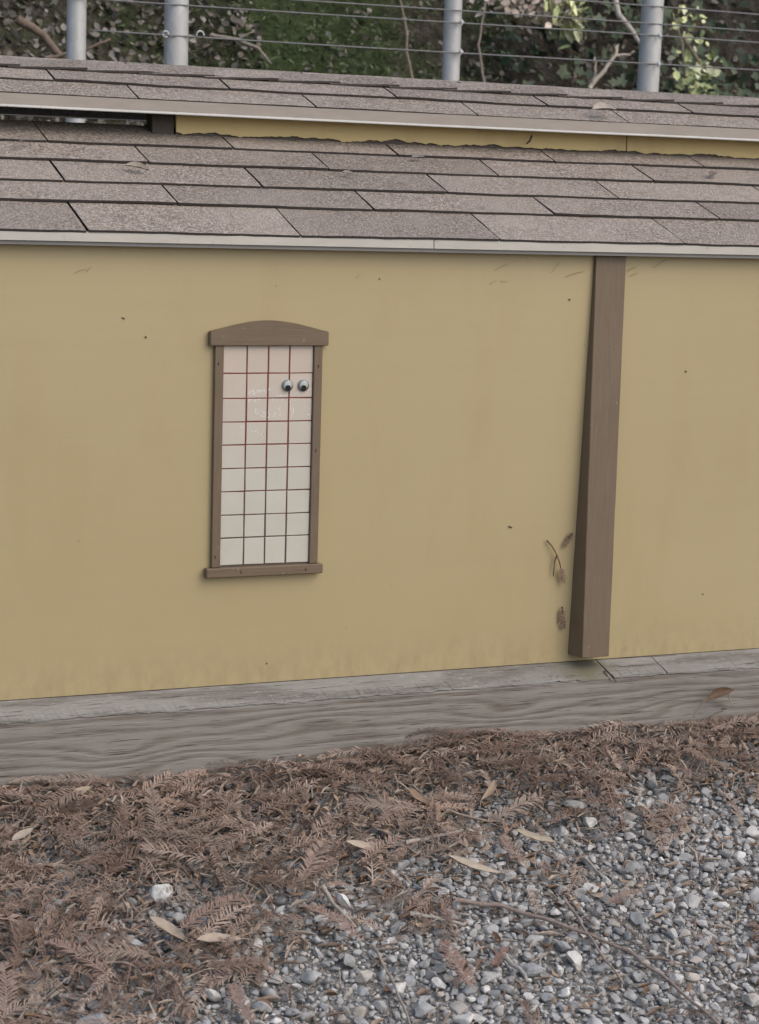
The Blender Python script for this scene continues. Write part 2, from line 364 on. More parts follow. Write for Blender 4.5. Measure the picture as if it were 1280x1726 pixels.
for r in range(9):
    for c in range(4):
        g = .0011
        x0, x1, z1, z0 = cols[c]+(g if c else .0003), cols[c+1]-(g if c < 3 else .0003), rows_[r]-(g*.8 if r else .0002), rows_[r+1]+(g*.8 if r < 8 else .0012)
        j = lambda: random.uniform(-.0003, .0003)
        vs = [(x0+j(), -.0036, z0+j()), (x1+j(), -.0036, z0+j()), (x1+j(), -.0036, z1+j()), (x0+j(), -.0036, z1+j())]
        ya = [random.uniform(-.00015, .00015) for _ in range(4)]
        vs = [(v[0], v[1]+a_, v[2]) for v, a_ in zip(vs, ya)]+[(v[0], -.0021, v[2]) for v in vs]
        me = bevel(mesh(vs, [(0, 1, 2, 3), (0, 4, 5, 1), (1, 5, 6, 2), (2, 6, 7, 3), (3, 7, 4, 0)]), .0004)
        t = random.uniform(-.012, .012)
        w_ = max(0, 1-r/5); set_tint(me, (.535+t+.01*w_, .515+t-.06*w_, .44+t-.06*w_))  # upper rows warmer: reflected tone painted into the pane tint
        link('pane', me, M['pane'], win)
for x, z in ((-.2655, .466), (-.2655, .19), (-.1135, .462), (-.1145, .34), (-.228, .1675), (-.128, .1672)):
    y = -.0076 if z > .18 else -.0136
    vs, fs = tube_vf([(x, y-.0002, z+.0022), (x+.0002, y-.0004, z), (x, y-.0002, z-.0022)], [.0004, .0009, .0004], 5)
    link('nail_head', mesh(vs, fs), M['speck'], win)
WRITING=[[(-0.2147,0.424),(-0.2144,0.4217),(-0.215,0.4205),(-0.2162,0.421),(-0.2174,0.4228),(-0.2181,0.4252),(-0.2179,0.4271),(-0.217,0.4275),(-0.2157,0.4263),(-0.2147,0.424)],[(-0.2092,0.4246),(-0.209,0.4224),(-0.2097,0.4213),(-0.2111,0.4217),(-0.2123,0.4235),(-0.213,0.4258),(-0.2127,0.4275),(-0.2116,0.4279),(-0.2103,0.4267),(-0.2092,0.4246)],[(-0.2048,0.4262),(-0.2047,0.4247),(-0.2054,0.4239),(-0.2065,0.4242),(-0.2075,0.4254),(-0.2079,0.427),(-0.2076,0.4282),(-0.2067,0.4285),(-0.2056,0.4277),(-0.2048,0.4262)],[(-0.2004,0.4264),(-0.2004,0.425),(-0.201,0.4244),(-0.2021,0.4246),(-0.2031,0.4257),(-0.2035,0.4271),(-0.2031,0.4281),(-0.2022,0.4284),(-0.2011,0.4277),(-0.2004,0.4264)],[(-0.1974,0.4266),(-0.1973,0.4254),(-0.1977,0.4248),(-0.1985,0.425),(-0.1992,0.426),(-0.1995,0.4273),(-0.1994,0.4282),(-0.1988,0.4284),(-0.198,0.4278),(-0.1974,0.4266)],[(-0.1969,0.4234),(-0.194,0.4284)],[(-0.196,0.428),(-0.1929,0.4243)],[(-0.1891,0.4279),(-0.1866,0.4302),(-0.1851,0.4284),(-0.1822,0.4307),(-0.18,0.4297)],[(-0.2176,0.4148),(-0.2178,0.4097)],[(-0.2176,0.4145),(-0.2154,0.415)],[(-0.2175,0.4125),(-0.2158,0.4128)],[(-0.2066,0.4123),(-0.2065,0.4104),(-0.2073,0.4093),(-0.2085,0.4097),(-0.2096,0.4113),(-0.2101,0.4134),(-0.2097,0.415),(-0.2087,0.4154),(-0.2075,0.4143),(-0.2066,0.4123)],[(-0.2006,0.4149),(-0.2046,0.4144),(-0.2055,0.4123),(-0.2021,0.4118),(-0.205,0.4105),(-0.203,0.4084)],[(-0.1804,0.4137),(-0.1807,0.4124),(-0.1815,0.4117),(-0.1825,0.412),(-0.1831,0.4131),(-0.1831,0.4145),(-0.1826,0.4155),(-0.1816,0.4158),(-0.1808,0.415),(-0.1804,0.4137)],[(-0.1779,0.4157),(-0.1748,0.412),(-0.1719,0.4159)],[(-0.169,0.4164),(-0.1674,0.4124),(-0.165,0.4158)],[(-0.2035,0.3973),(-0.2034,0.3948),(-0.2043,0.3934),(-0.2057,0.3939),(-0.207,0.396),(-0.2077,0.3987),(-0.2073,0.4007),(-0.2061,0.4011),(-0.2046,0.3998),(-0.2035,0.3973)],[(-0.1959,0.3941),(-0.1957,0.3912),(-0.1964,0.3897),(-0.1977,0.3903),(-0.199,0.3926),(-0.1998,0.3957),(-0.1995,0.398),(-0.1984,0.3985),(-0.197,0.397),(-0.1959,0.3941)],[(-0.1916,0.3925),(-0.1913,0.39),(-0.1919,0.3886),(-0.193,0.3891),(-0.1941,0.3912),(-0.1948,0.3938),(-0.1946,0.3959),(-0.1937,0.3963),(-0.1925,0.395),(-0.1916,0.3925)],[(-0.186,0.3991),(-0.1884,0.3963),(-0.1858,0.3935),(-0.1853,0.3902),(-0.1887,0.388)],[(-0.1751,0.4008),(-0.1798,0.3892)],[(-0.1682,0.4045),(-0.1716,0.4008),(-0.169,0.397),(-0.1699,0.3914),(-0.1735,0.3889)],[(-0.1547,0.4122),(-0.1519,0.3893)],[(-0.1484,0.4131),(-0.1499,0.3912)],[(-0.2299,0.3774),(-0.2274,0.3746),(-0.2255,0.3774),(-0.2234,0.3741)],[(-0.219,0.3745),(-0.217,0.3707)],[(-0.2151,0.3735),(-0.212,0.3688)],[(-0.2076,0.3696),(-0.2055,0.3663),(-0.2041,0.3691),(-0.2021,0.3658)],[(-0.1996,0.3681),(-0.1976,0.3643),(-0.1957,0.3676),(-0.1934,0.3638)],[(-0.1312,0.4274),(-0.1222,0.4283)],[(-0.1452,0.4229),(-0.1412,0.4242),(-0.1372,0.4228)],[(-0.1259,0.4133),(-0.1228,0.4114),(-0.1248,0.4096)],[(-0.1301,0.3998),(-0.1245,0.4011)],[(-0.1304,0.3928),(-0.1238,0.3917)],[(-0.1672,0.4277),(-0.1633,0.4291)],[(-0.177,0.419),(-0.171,0.4199),(-0.1631,0.4188),(-0.1581,0.4202)]]
wr = MB()
for k, st in enumerate(WRITING):
    pts = [Vector((x, -.0039, z)) for x, z in st]; n0 = len(wr.v); L = []
    for i, p in enumerate(pts):
        t = (pts[min(i+1, len(pts)-1)]-pts[max(i-1, 0)]).normalized(); nn = Vector((-t.z, 0, t.x))*.00052
        L += [p+nn, p-nn]
    wr.add(L, [(2*i, 2*i+1, 2*i+3, 2*i+2) for i in range(len(pts)-1)])
link('mirrored_writing', wr.mesh(), M['writing'], win, label='faint white handwritten figures, mirrored, across the upper panes')  # pale mirrored strokes as thin ribbons just in front of the panes
# roofs
def ridge_noise(x, s): return .0009*noise.noise((x*9, s*15, 3.3))+.0006*noise.noise((x*31, s*40, 8.1))
class Roof:
    def __init__(s, y, z, deg): s.y, s.z, s.c, s.s = y, z, math.cos(R(deg)), math.sin(R(deg))
    def p(s, x, d, h): return (x, s.y+d*s.c-h*s.s, s.z+d*s.s+h*s.c)
def shingle(rf, x0, x1, s0, s1, th=.0034, drop=.0052):
    nx, ny = 14, 4; vs = []; fs = []; sd_ = random.uniform(0, 50)
    lift = random.uniform(-.0003, .0008); tw = random.uniform(-.0008, .0008)
    for top in (1, 0):
        for j in range(ny+1):
            for i in range(nx+1):
                u, v = i/nx, j/ny; x = x0+(x1-x0)*u
                e = (1-v)**3; d = s0+(s1-s0)*v+e*(.0011*noise.noise((x*14+sd_, 0, 0))+.0007*noise.noise((x*55+sd_, 3, 0)))
                xe = x+(0.0008*noise.noise((d*60, sd_, u*2)) if i in (0, nx) else 0)
                h = -drop*v+(1-v)*(lift+tw*(u-.5)*2)+ridge_noise(x, d)-(0 if top else th*(1-v*.5))
                vs.append(rf.p(xe, d, h))
    N = (nx+1)*(ny+1); I = lambda i, j, b=0: b*N+j*(nx+1)+i
    for j in range(ny):
        for i in range(nx):
            fs += [(I(i, j), I(i+1, j), I(i+1, j+1), I(i, j+1)), (I(i, j, 1), I(i, j+1, 1), I(i+1, j+1, 1), I(i+1, j, 1))]
    for i in range(nx): fs += [(I(i, 0), I(i, 0, 1), I(i+1, 0, 1), I(i+1, 0)), (I(i, ny), I(i+1, ny), I(i+1, ny, 1), I(i, ny, 1))]
    for j in range(ny): fs += [(I(0, j), I(0, j+1), I(0, j+1, 1), I(0, j, 1)), (I(nx, j), I(nx, j, 1), I(nx, j+1, 1), I(nx, j+1))]
    me = mesh(vs, fs); me.materials.append(M['shingle']); me.materials.append(M['asphalt'])
    for p in me.polygons[2*nx*ny:]: p.material_index = 1
    return me
def lay(rf, parent, rows, gaps, tab, x0, x1, gap=.0034):
    for k in range(len(rows)-1):
        g = sorted(gaps[k])
        while g[0] > x0: g.insert(0, g[0]-tab)
        while g[-1] < x1: g.append(g[-1]+tab)
        g[0] = max(g[0], x0); g[-1] = min(g[-1], x1)
        for a, b in zip(g, g[1:]):
            if b-a > .02: link('shingle', shingle(rf, a+gap/2*random.uniform(.5, 1.2), b-gap/2*random.uniform(.5, 1.2), rows[k], rows[k+1]+.026), M['shingle'], parent)
LR = Roof(-.08, .650, 22)
def deck(rf, s0, s1, x0, x1, h=-.0135, th=.012):
    vs = [rf.p(x, s, h-t) for t in (0, th) for x, s in ((x0, s0), (x1, s0), (x1, s1), (x0, s1))]
    return mesh(vs, [(0, 1, 2, 3), (7, 6, 5, 4), (0, 4, 5, 1), (1, 5, 6, 2), (2, 6, 7, 3), (3, 7, 4, 0)])
LOFF, UOFF = Vector((.0275, .062, .001)), Vector((.0298, .0685, .0028))
lower = link('lower_roof', deck(LR, .004, .376, XL-.03, XR+.03), M['deck'], B)
lay(LR, lower, [-.007, .0984, .1738, .2554, .329, .399], [[-.489, -.179, .136, .454], [-.33, -.026, .278, .577], [-.476, -.175, .128, .431, .735], [-.327, -.039, .253, .54], [-.462, -.17, .108, .391, .678]], .303, XL-.03, XR+.03)
def strip(prof, x0, x1, wob=.0):
    """profile (y,z) swept along x"""
    n = max(2, int((x1-x0)/.06)); vs = []; fs = []; m = len(prof)
    for i in range(n+1):
        x = x0+(x1-x0)*i/n; a = wob*noise.noise((x*4, 1.7, 0)); b = wob*noise.noise((x*4, 9.7, 0))
        vs += [(x, y+a, z+b) for y, z in prof]
    for i in range(n):
        for k in range(m): fs.append((i*m+k, i*m+(k+1) % m, (i+1)*m+(k+1) % m, (i+1)*m+k))
    fs += [tuple(range(m-1, -1, -1)), tuple(range(n*m, n*m+m))]
    me = mesh(vs, fs); bm = bmesh.new(); bm.from_mesh(me); bmesh.ops.recalc_face_normals(bm, faces=bm.faces[:]); bm.to_mesh(me); bm.free(); return me
prof = [(-.0845, .6455), (-.0855, .6322), (-.0815, .6318), (-.0785, .633), (-.0785, .6455)]
for a, b in ((XL-.03, .0285), (.0300, XR+.03)): link('drip_edge', strip(prof, a, b, .0006), M['drip'], lower)
link('fascia_board', strip([(-.0815, .6316), (-.0815, .6268), (-.062, .6268), (-.062, .640), (-.0783, .640), (-.0783, .6316)], XL-.02, XR+.02, .0003), M['fascia'], lower)
# rear slope of the lower roof, out of sight from the front
RB = lambda vs: [(x, .738-y, z) for x, y, z in vs]
dk = deck(LR, .004, .376, XL-.03, XR+.03); me = mesh(RB([v.co for v in dk.vertices]), [tuple(reversed(p.vertices)) for p in dk.polygons])
link('rear_roof', me, M['shingle'], B)
# clerestory under the upper roof
def ragged_wall(x0, x1):
    n = int((x1-x0)/.004); vs = []; fs = []
    for i in range(n+1):
        x = x0+(x1-x0)*i/n
        zb = .7928+.0045*noise.noise((x*12, 4, 1))+.0034*noise.noise((x*45, 7, 1))+.0018*noise.noise((x*150, 7, 1))
        vs += [(x, .267, zb), (x, .267, .8255), (x, .281, .8255), (x, .281, zb)]
    for i in range(n):
        for k in range(4): fs.append((i*4+k, i*4+(k+1) % 4, i*4+4+(k+1) % 4, i*4+4+k))
    fs += [(3, 2, 1, 0), tuple(n*4+k for k in range(4))]
    me = mesh(vs, fs); bm = bmesh.new(); bm.from_mesh(me); bmesh.ops.recalc_face_normals(bm, faces=bm.faces[:]); bm.to_mesh(me); bm.free(); return me
for a, b in ((-.2485, .5505), (.5525, XR-.1)): link('clerestory_wall', ragged_wall(a, b), M['wall_grimy_brightened'], B)
link('clerestory_wall', box((-.10, .457, .785), (XR-.1, .471, .8255)), M['wall'], B)
link('clerestory_sill', box((-.2485, .2705, .770), (XR-.1, .2790, .8005)), M['dark'], B)
for a, b, y in ((-.286, -.250, .272), (-1.33, -1.295, .272), (-1.33, -1.295, .455), (XR-.1, XR-.07, .272)): link('clerestory_post', box((a, y, .776), (b, y+.03, .8265), .001), M['dark'], B)
UR = Roof(.2172, .841, 22)
upper = link('upper_roof', deck(UR, .004, .158, -1.42, XR+.0), M['deck'], B)
lay(UR, upper, [-.004, .0622, .1184, .152], [[-.328, -.039, .243], [-.442, -.161, .125, .403], [-.30, 0]], .285, -1.42, XR)
dk = deck(UR, .004, .158, -1.42, XR); link('rear_roof', mesh(RB([v.co for v in dk.vertices]), [tuple(reversed(p.vertices)) for p in dk.polygons]), M['shingle'], upper)
for sgn in (0, 1):
    pf = [(.2132, .8378), (.2132, .8218), (.2165, .8218), (.2190, .8378)]; lp = [(.2132, .8216), (.2096, .8186), (.2100, .8176), (.2185, .8176), (.2185, .8216)]
    if sgn: pf = [(.738-y, z) for y, z in pf]; lp = [(.738-y, z) for y, z in lp]
    d_ = link('drip_edge', strip(pf, -1.42, XR, .0012), M['drip_tan'], upper); link('drip_lip', strip(lp, -1.42, XR, .0012), M['lip'], upper)
def ridge_cap(xr, length=.125, lift=.0042):
    """folded cap shingle; its butt end (right) lies on the next one"""
    nx, half = 8, .043; vs = []; fs = []; ry, rz = .2172+.161*UR.c, .841+.161*UR.s+.0
    sec = []
    for k in range(-5, 6):
        d = half*k/5; dip = abs(d)*.38-.006*math.exp(-(d/.014)**2)*-1
        sec.append((d, -abs(d)*.36+.004*math.exp(-(d/.012)**2)*-.6))
    jy = random.uniform(-.002, .002); sd_ = random.uniform(0, 90)
    m = len(sec)
    for th in (0, -.0032):
        for i in range(nx+1):
            u = i/nx; x = xr-length+length*u+ (0)
            for d, h in sec:
                wv = 1+.03*noise.noise((u*5+sd_, d*9, 0))
                vs.append((x+(.0012*noise.noise((d*70, sd_, 0)) if i == nx else 0), ry+d*wv+jy*u, rz-.0025+h+lift*u+th+.0006*noise.noise((x*40, d*40, sd_))))
    N = (nx+1)*m; I = lambda i, k, b=0: b*N+i*m+k
    for i in range(nx):
        for k in range(m-1): fs += [(I(i, k), I(i+1, k), I(i+1, k+1), I(i, k+1)), (I(i, k, 1), I(i, k+1, 1), I(i+1, k+1, 1), I(i+1, k, 1))]
        fs += [(I(i, 0), I(i, 0, 1), I(i+1, 0, 1), I(i+1, 0)), (I(i, m-1), I(i+1, m-1), I(i+1, m-1, 1), I(i, m-1, 1))]
    nb = len(fs)
    for k in range(m-1): fs += [(I(nx, k), I(nx, k, 1), I(nx, k+1, 1), I(nx, k+1)), (I(0, k), I(0, k+1), I(0, k+1, 1), I(0, k, 1))]
    me = mesh(vs, fs); me.materials.append(M['shingle']); me.materials.append(M['asphalt'])
    for i, p in enumerate(me.polygons): p.material_index = 1 if i >= nb or i % (2*m) >= 2*m-2 else 0
    return me
caps = [-.377, -.272, -.168, -.061, .047, .153, .259, .358, .467, .575, .680, .781]
while caps[0] > -1.3: caps.insert(0, caps[0]-.106)
while caps[-1] < XR: caps.append(caps[-1]+.106)
for x in caps: link('ridge_cap', ridge_cap(x), M['shingle'], upper)

lower.location = LOFF; upper.location = UOFF+Vector((.0088, .02, .0008))
for o in B.children:
    if o.name.startswith(('clerestory', 'rear_roof')): o.location = UOFF

# googly eyes
def disc(c, r, y0, y1, n=28, bulge=0):
    vs = [(c[0]+r*math.cos(2*math.pi*k/n), y, c[1]+r*math.sin(2*math.pi*k/n)) for y in (y0, y1) for k in range(n)]
    fs = [tuple(range(n-1, -1, -1)), tuple(range(n, 2*n))]+[(k, (k+1) % n, n+(k+1) % n, n+k) for k in range(n)]
    return mesh(vs, fs)
def dome(c, r, y, h, n=28, m=6):
    vs = []; fs = []
    for j in range(m):
        a = math.pi/2*j/m
        for k in range(n): vs.append((c[0]+r*math.cos(a)*math.cos(2*math.pi*k/n), y-h*math.sin(a), c[1]+r*math.cos(a)*math.sin(2*math.pi*k/n)))
    vs.append((c[0], y-h, c[1]))
    for j in range(m-1):
        for k in range(n): fs.append((j*n+k, j*n+(k+1) % n, (j+1)*n+(k+1) % n, (j+1)*n+k))
    for k in range(n): fs.append(((m-1)*n+k, (m-1)*n+(k+1) % n, m*n))
    return mesh(vs, fs, True)
for (x, z, px, pz), lb in (((-.1594, .4344, .0004, -.0036), 'googly eye stuck across the muntin, the left one of the pair'), ((-.1350, .4342, .0002, -.0036), 'googly eye stuck wholly on the rightmost pane column')):
    e = link('googly_eye', None, label=lb, cat='googly eye', group='pair of googly eyes on the window'); e.location = (x, -.0042, z)
    link('backing', disc((0, 0), .0086, -.0012, .0004), M['eyewhite'], e)
    link('pupil', disc((px, pz), .0041, -.0021, -.0014), M['pupil'], e)
    link('dome', dome((0, 0), .0084, -.0012, .0042), M['dome'], e)

# base timber the building stands on
def timber_face(x0, x1):
    nx, vs, fs = int((x1-x0)/.02), [], []
    prof = [(.05, -.002), (-.004, -.0042), (-.0475, -.0185), (-.050, -.022), (-.0505, -.06), (-.051, -.125), (-.050, -.19), (.05, -.19)]
    m = len(prof)
    for i in range(nx+1):
        x = x0+(x1-x0)*i/nx
        for k, (y, z) in enumerate(prof):
            a = .0012*noise.noise((x*7, z*30, 2))+.0006*noise.noise((x*30, z*60, 2)); a = a if 1 < k < 7 else 0
            vs.append((x, y+a, z+a*.6))
    for i in range(nx):
        for k in range(m): fs.append((i*m+k, i*m+(k+1) % m, (i+1)*m+(k+1) % m, (i+1)*m+k))
    fs += [tuple(range(m)), tuple(range(nx*m, nx*m+m))]
    me = mesh(vs, fs); bm = bmesh.new(); bm.from_mesh(me); bmesh.ops.recalc_face_normals(bm, faces=bm.faces[:]); bm.to_mesh(me); bm.free(); return me
tb = link('base_timber', None, label='long weathered grey timber under the yellow wall', cat='timber')
link('beam', timber_face(XL-.05, XR+.05), M['timber'], tb)
def cap_piece(x0, x1, skew):
    n = max(3, int((x1-x0)/.004)); vs = []; fs = []
    for i in range(n+1):
        x = x0+(x1-x0)*i/n
        e = .0030*noise.noise((x*16, 2, 0))+.0022*noise.noise((x*60, 5, 0))+.0015*noise.noise((x*190, 5, 0)); up = .0007*noise.noise((x*20, 8, 0))
        sk = skew if i == 0 else 0
        vs += [(x, -.0006, -.0004), (x+sk*.5, -.026, -.0083+up), (x+sk, -.0500+e*.3, -.0165+e), (x+sk, -.0507+e*.3, -.0192+e), (x, -.0006, -.0034)]
    for i in range(n):
        for k in range(5): fs.append((i*5+k, i*5+(k+1) % 5, i*5+5+(k+1) % 5, i*5+5+k))
    fs += [tuple(range(5)), tuple(n*5+k for k in range(5))]
    me = mesh(vs, fs); bm = bmesh.new(); bm.from_mesh(me); bmesh.ops.recalc_face_normals(bm, faces=bm.faces[:]); bm.to_mesh(me); bm.free(); return me
for a, b, s in ((XL-.05, .3695, 0), (.3710, .4685, .003), (.4697, XR+.05, .001)): link('cap_strip', cap_piece(a, b, s), M['cap'], tb)
st = link('wire_staple', mesh(*tube_vf([(.364, -.036, -.0105), (.3635, -.041, -.0115), (.3645, -.0485, -.0155), (.369, -.0535, -.0235)], .0007, 6)), M['speck'], tb)
link('wire_staple', mesh(*tube_vf([(.367, -.034, -.0095), (.370, -.041, -.0115), (.374, -.050, -.0165), (.377, -.0535, -.025)], .0007, 6)), M['speck'], tb)

# ------------------------------------------------------------------ fence behind
FY = 2.0
fn = link('cable_fence', None, label='galvanised cable fence standing behind the building', cat='fence')
for x, r, lean in ((.090, .0225, .002), (.331, .0285, 0), (1.046, .022, .004), (1.612, .0285, .012)):
    me = mesh(*tube_vf([(x-lean*2, FY, -.16), (x, FY, .9), (x+lean*.6, FY, 1.3), (x+lean*1.5, FY, 1.74)], r, 28), True)
    for p in me.polygons: p.use_smooth = len(p.vertices) == 4
    p_ = link('post', me, M['galv'], fn)
    link('post_cap', dome((0, 0), r*1.08, 0, .016), M['galv'], p_).matrix_local = Matrix.Translation((x+lean*1.5, FY, 1.735)) @ Matrix.Rotation(-math.pi/2, 4, 'X')
for z, x0 in ((1.075, .115), (1.146, -3), (1.175, .36), (1.219, -3), (1.30, -3), (1.40, -3), (1.50, -3), (1.60, -3), (.98, -3), (.88, -3), (.78, -3), (.6, -3)):
    pts = [(x, FY-.028, z+.0025*math.sin(x*2.2+z*9)) for x in np.arange(x0, 6, .12)]
    link('cable', mesh(*tube_vf(pts, .0019, 6), True), M['cable'], fn)
for x, z in ((1.046, 1.146), (1.046, 1.075), (1.612, 1.075), (1.612, 1.146)):
    link('cable_clip', mesh(*tube_vf([(x+.006, FY-.038, z-.006), (x+.008, FY-.042, z), (x+.006, FY-.038, z+.007)], [.003, .0065, .003], 8), True), M['galv'], fn)
hook = [(.295+.007*math.cos(a), FY-.03, 1.075+.007*math.sin(a)) for a in np.linspace(0, 5.2, 12)]
link('eye_bolt', mesh(*tube_vf(hook+[(.305, FY-.01, 1.075)], .0022, 6), True), M['galv'], fn)
hook = [(.380+.009*math.cos(a), FY-.03, 1.078+.009*math.sin(a)) for a in np.linspace(-.3, 3.6, 12)]
link('eye_bolt', mesh(*tube_vf([(.36, FY-.01, 1.077)]+hook[::-1], .0022, 6), True), M['galv'], fn)
# ------------------------------------------------------------------ gravel
def ico(sub):
    bm = bmesh.new(); bmesh.ops.create_icosphere(bm, subdivisions=sub, radius=1)
    v = np.array([x.co[:] for x in bm.verts]); f = np.array([[x.index for x in p.verts] for p in bm.faces]); bm.free(); return v, f
ICO = {2: ico(2), 3: ico(3)}
def stone_shape(sub, cuts, rng, squash):
    v = ICO[sub][0].copy()
    for _ in range(cuts):
        n = rng.normal(size=3); n /= np.linalg.norm(n); d = rng.uniform(.45, .84)
        v -= np.maximum(v@n-d, 0)[:, None]*n
    ph = rng.uniform(0, 9, 3)
    v *= (1+.05*np.sin(v[:, [0]]*5+ph[0])+.05*np.sin(v[:, [1]]*6+ph[1])+.03*np.sin(v[:, [2]]*11+ph[2]))
    v = v/np.abs(v).max(0)
    return v*np.array(squash)
TPL = {s: [(stone_shape(s, RNG.integers(7, 15), RNG, (1, RNG.uniform(.62, .92), RNG.uniform(.42, .75))), ) for _ in range(26)] for s in (2, 3)}
def rot_z(a): return np.array([[math.cos(a), -math.sin(a), 0], [math.sin(a), math.cos(a), 0], [0, 0, 1]])
def rand_rot(rng, tilt):
    a, b = rng.normal(0, tilt, 2); ca, sa, cb, sb = math.cos(a), math.sin(a), math.cos(b), math.sin(b)
    return np.array([[1, 0, 0], [0, ca, -sa], [0, sa, ca]]) @ np.array([[cb, 0, sb], [0, 1, 0], [-sb, 0, cb]]) @ rot_z(rng.uniform(0, 6.283))
PAL = np.array([(.292, .287, .276), (.335, .33, .317), (.26, .257, .249), (.375, .368, .352), (.43, .42, .40), (.315, .295, .265), (.20, .203, .203), (.51, .50, .475), (.36, .325, .28), (.31, .275, .245), (.28, .285, .285)])
PW = np.array([.18, .19, .12, .14, .08, .07, .04, .03, .03, .02, .12]); PW = PW/PW.sum()
# named stones, leaves and twigs keep a clear spot in the gravel
HS = [  # x0,y0,x1,y1 (long axis on the ground), colour, label
    (-.446, -.238, -.415, -.247, (.50, .49, .46), 'pale oval pebble among the needles, nearest below the timber on the left', .55),
    (-.467, -.342, -.436, -.349, (.46, .46, .44), 'chunky whitish stone right of the dark flat stone', .8),
    (-.548, -.338, -.505, -.344, (.19, .195, .18), 'dark flat grey stone lying in the needles on the left', .4),
    (-.454, -.394, -.429, -.392, (.36, .36, .345), 'light slab-like stone just above the curled tan leaves', .5),
    (-.512, -.357, -.492, -.357, (.36, .30, .235), 'small tan stone touching the dark flat stone', .7),
    (-.197, -.676, -.169, -.683, (.52, .51, .48), 'smooth whitish oval pebble by the bottom edge', .55),
    (-.235, -.642, -.207, -.648, (.37, .375, .37), 'rough pale grey stone at the bottom left of the white oval pebble', .8),
    (.187, -.239, .227, -.241, (.255, .25, .235), 'broad flat grey stone at the edge of the needles, right of centre', .45),
    (.193, -.276, .219, -.285, (.45, .44, .41), 'rounded whitish pebble just below the broad flat grey stone', .65),
    (.418, -.358, .439, -.370, (.50, .48, .45), 'rounded cream pebble at the right edge of the gravel', .75),
    (-.633, -.594, -.592, -.599, (.27, .275, .275), 'large grey stone at the lower left under redwood sprays', .6),
    (-.338, -.538, -.311, -.554, (.34, .345, .335), 'long grey stone wedge below the pair of curled tan leaves', .55),
    (-.275, -.565, -.251, -.567, (.40, .37, .33), 'pale tan angular stone left of the big upright redwood spray', .8),
    (.168, -.732, .197, -.743, (.43, .41, .375), 'large cream stone in the bottom right corner', .65),
    (.107, -.670, .127, -.674, (.55, .53, .50), 'small round white pebble beside the long stripped twig', .8),
    (-.068, -.603, -.040, -.605, (.28, .29, .295), 'smooth blue-grey stone right of the upright redwood spray', .6)]
occ = {}; CELL = .02
def put(x, y, r):
    occ.setdefault((int(x//CELL), int(y//CELL)), []).append((x, y, r))
def free(x, y, r, k):
    cx, cy = int(x//CELL), int(y//CELL)
    for i in (-1, 0, 1):
        for j in (-1, 0, 1):
            for (a, b, q) in occ.get((cx+i, cy+j), ()):
                if (a-x)**2+(b-y)**2 < (k*(q+r))**2: return False
    return True
for s_ in HS: put((s_[0]+s_[2])/2, (s_[1]+s_[3])/2, .5*math.hypot(s_[2]-s_[0], s_[3]-s_[1])*.9)
def in_view(x, y): return -.85 < x < .78 and y > -.86
def scatter_stones(classes):
    Vs, Ts, Cs, Sm = [], [], [], []; base = 0
    for tries, r0, r1, k, sink in classes:
        xs = RNG.uniform(-1.05, 1.2, tries); ys = RNG.uniform(-1.05, -.052, tries); rs = RNG.uniform(0, 1, tries)**1.6*(r1-r0)+r0
        lm = litter_mask(xs, ys); zs = G(xs, ys); keep = RNG.random(tries)
        for x, y, r, l, z, kp in zip(xs, ys, rs, lm, zs, keep):
            if kp < l*.5 and r < .0085: continue
            if not free(x, y, r, k): continue
            put(x, y, r)
            sub = 3 if (r > .0068 and in_view(x, y)) else 2
            t = TPL[sub][RNG.integers(26)][0]
            v = (t*r*RNG.uniform(.95, 1.15))@rand_rot(RNG, .38).T
            v += np.array([x, y, z+r*RNG.uniform(-.25, .42)+sink*RNG.random()])
            Vs.append(v); Ts.append(ICO[sub][1]+base); base += len(v)
            c = PAL[RNG.choice(len(PAL), p=PW)]*RNG.uniform(.95, 1.27)
            Cs.append(np.tile(c, (len(v), 1))); Sm.append(np.full(len(ICO[sub][1]), RNG.random() < .4))
    return np.concatenate(Vs), np.concatenate(Ts), np.concatenate(Cs), np.concatenate(Sm)
V, T, Cc, Sm = scatter_stones([(700, .0105, .0150, .92, .002), (9000, .0075, .0108, .80, .002), (16000, .0052, .0075, .74, 0), (30000, .0034, .0052, .70, 0), (36000, .0021, .0034, .70, 0)])
print('gravel tris', len(T))
link('gravel', bulk('gravel', V, T, Cc, Sm), M['stone'], label='blue-grey crushed gravel covering the ground', cat='gravel', kind='stuff')
def single_stone(x0, y0, x1, y1, col, flat):
    L = math.hypot(x1-x0, y1-y0)/2; v = stone_shape(3, 8, RNG, (1, RNG.uniform(.68, .85), flat))*L
    return set_tint(mesh(v, [tuple(f) for f in ICO[3][1]], flat < .6), col), L*flat
for x0, y0, x1, y1, col, lb, flat in HS:
    me, h = single_stone(x0, y0, x1, y1, col, flat); x, y = (x0+x1)/2, (y0+y1)/2
    o = link('stone', me, M['stone'], label=lb, cat='stone', group='larger stones in the gravel')
    o.location = (x, y, float(G(x, y))+h*.75+.002+.006*float(litter_mask(np.array(x), np.array(y)))); o.rotation_euler = (random.uniform(-.1, .1)+.2, random.uniform(-.15, .15), math.atan2(y1-y0, x1-x0))

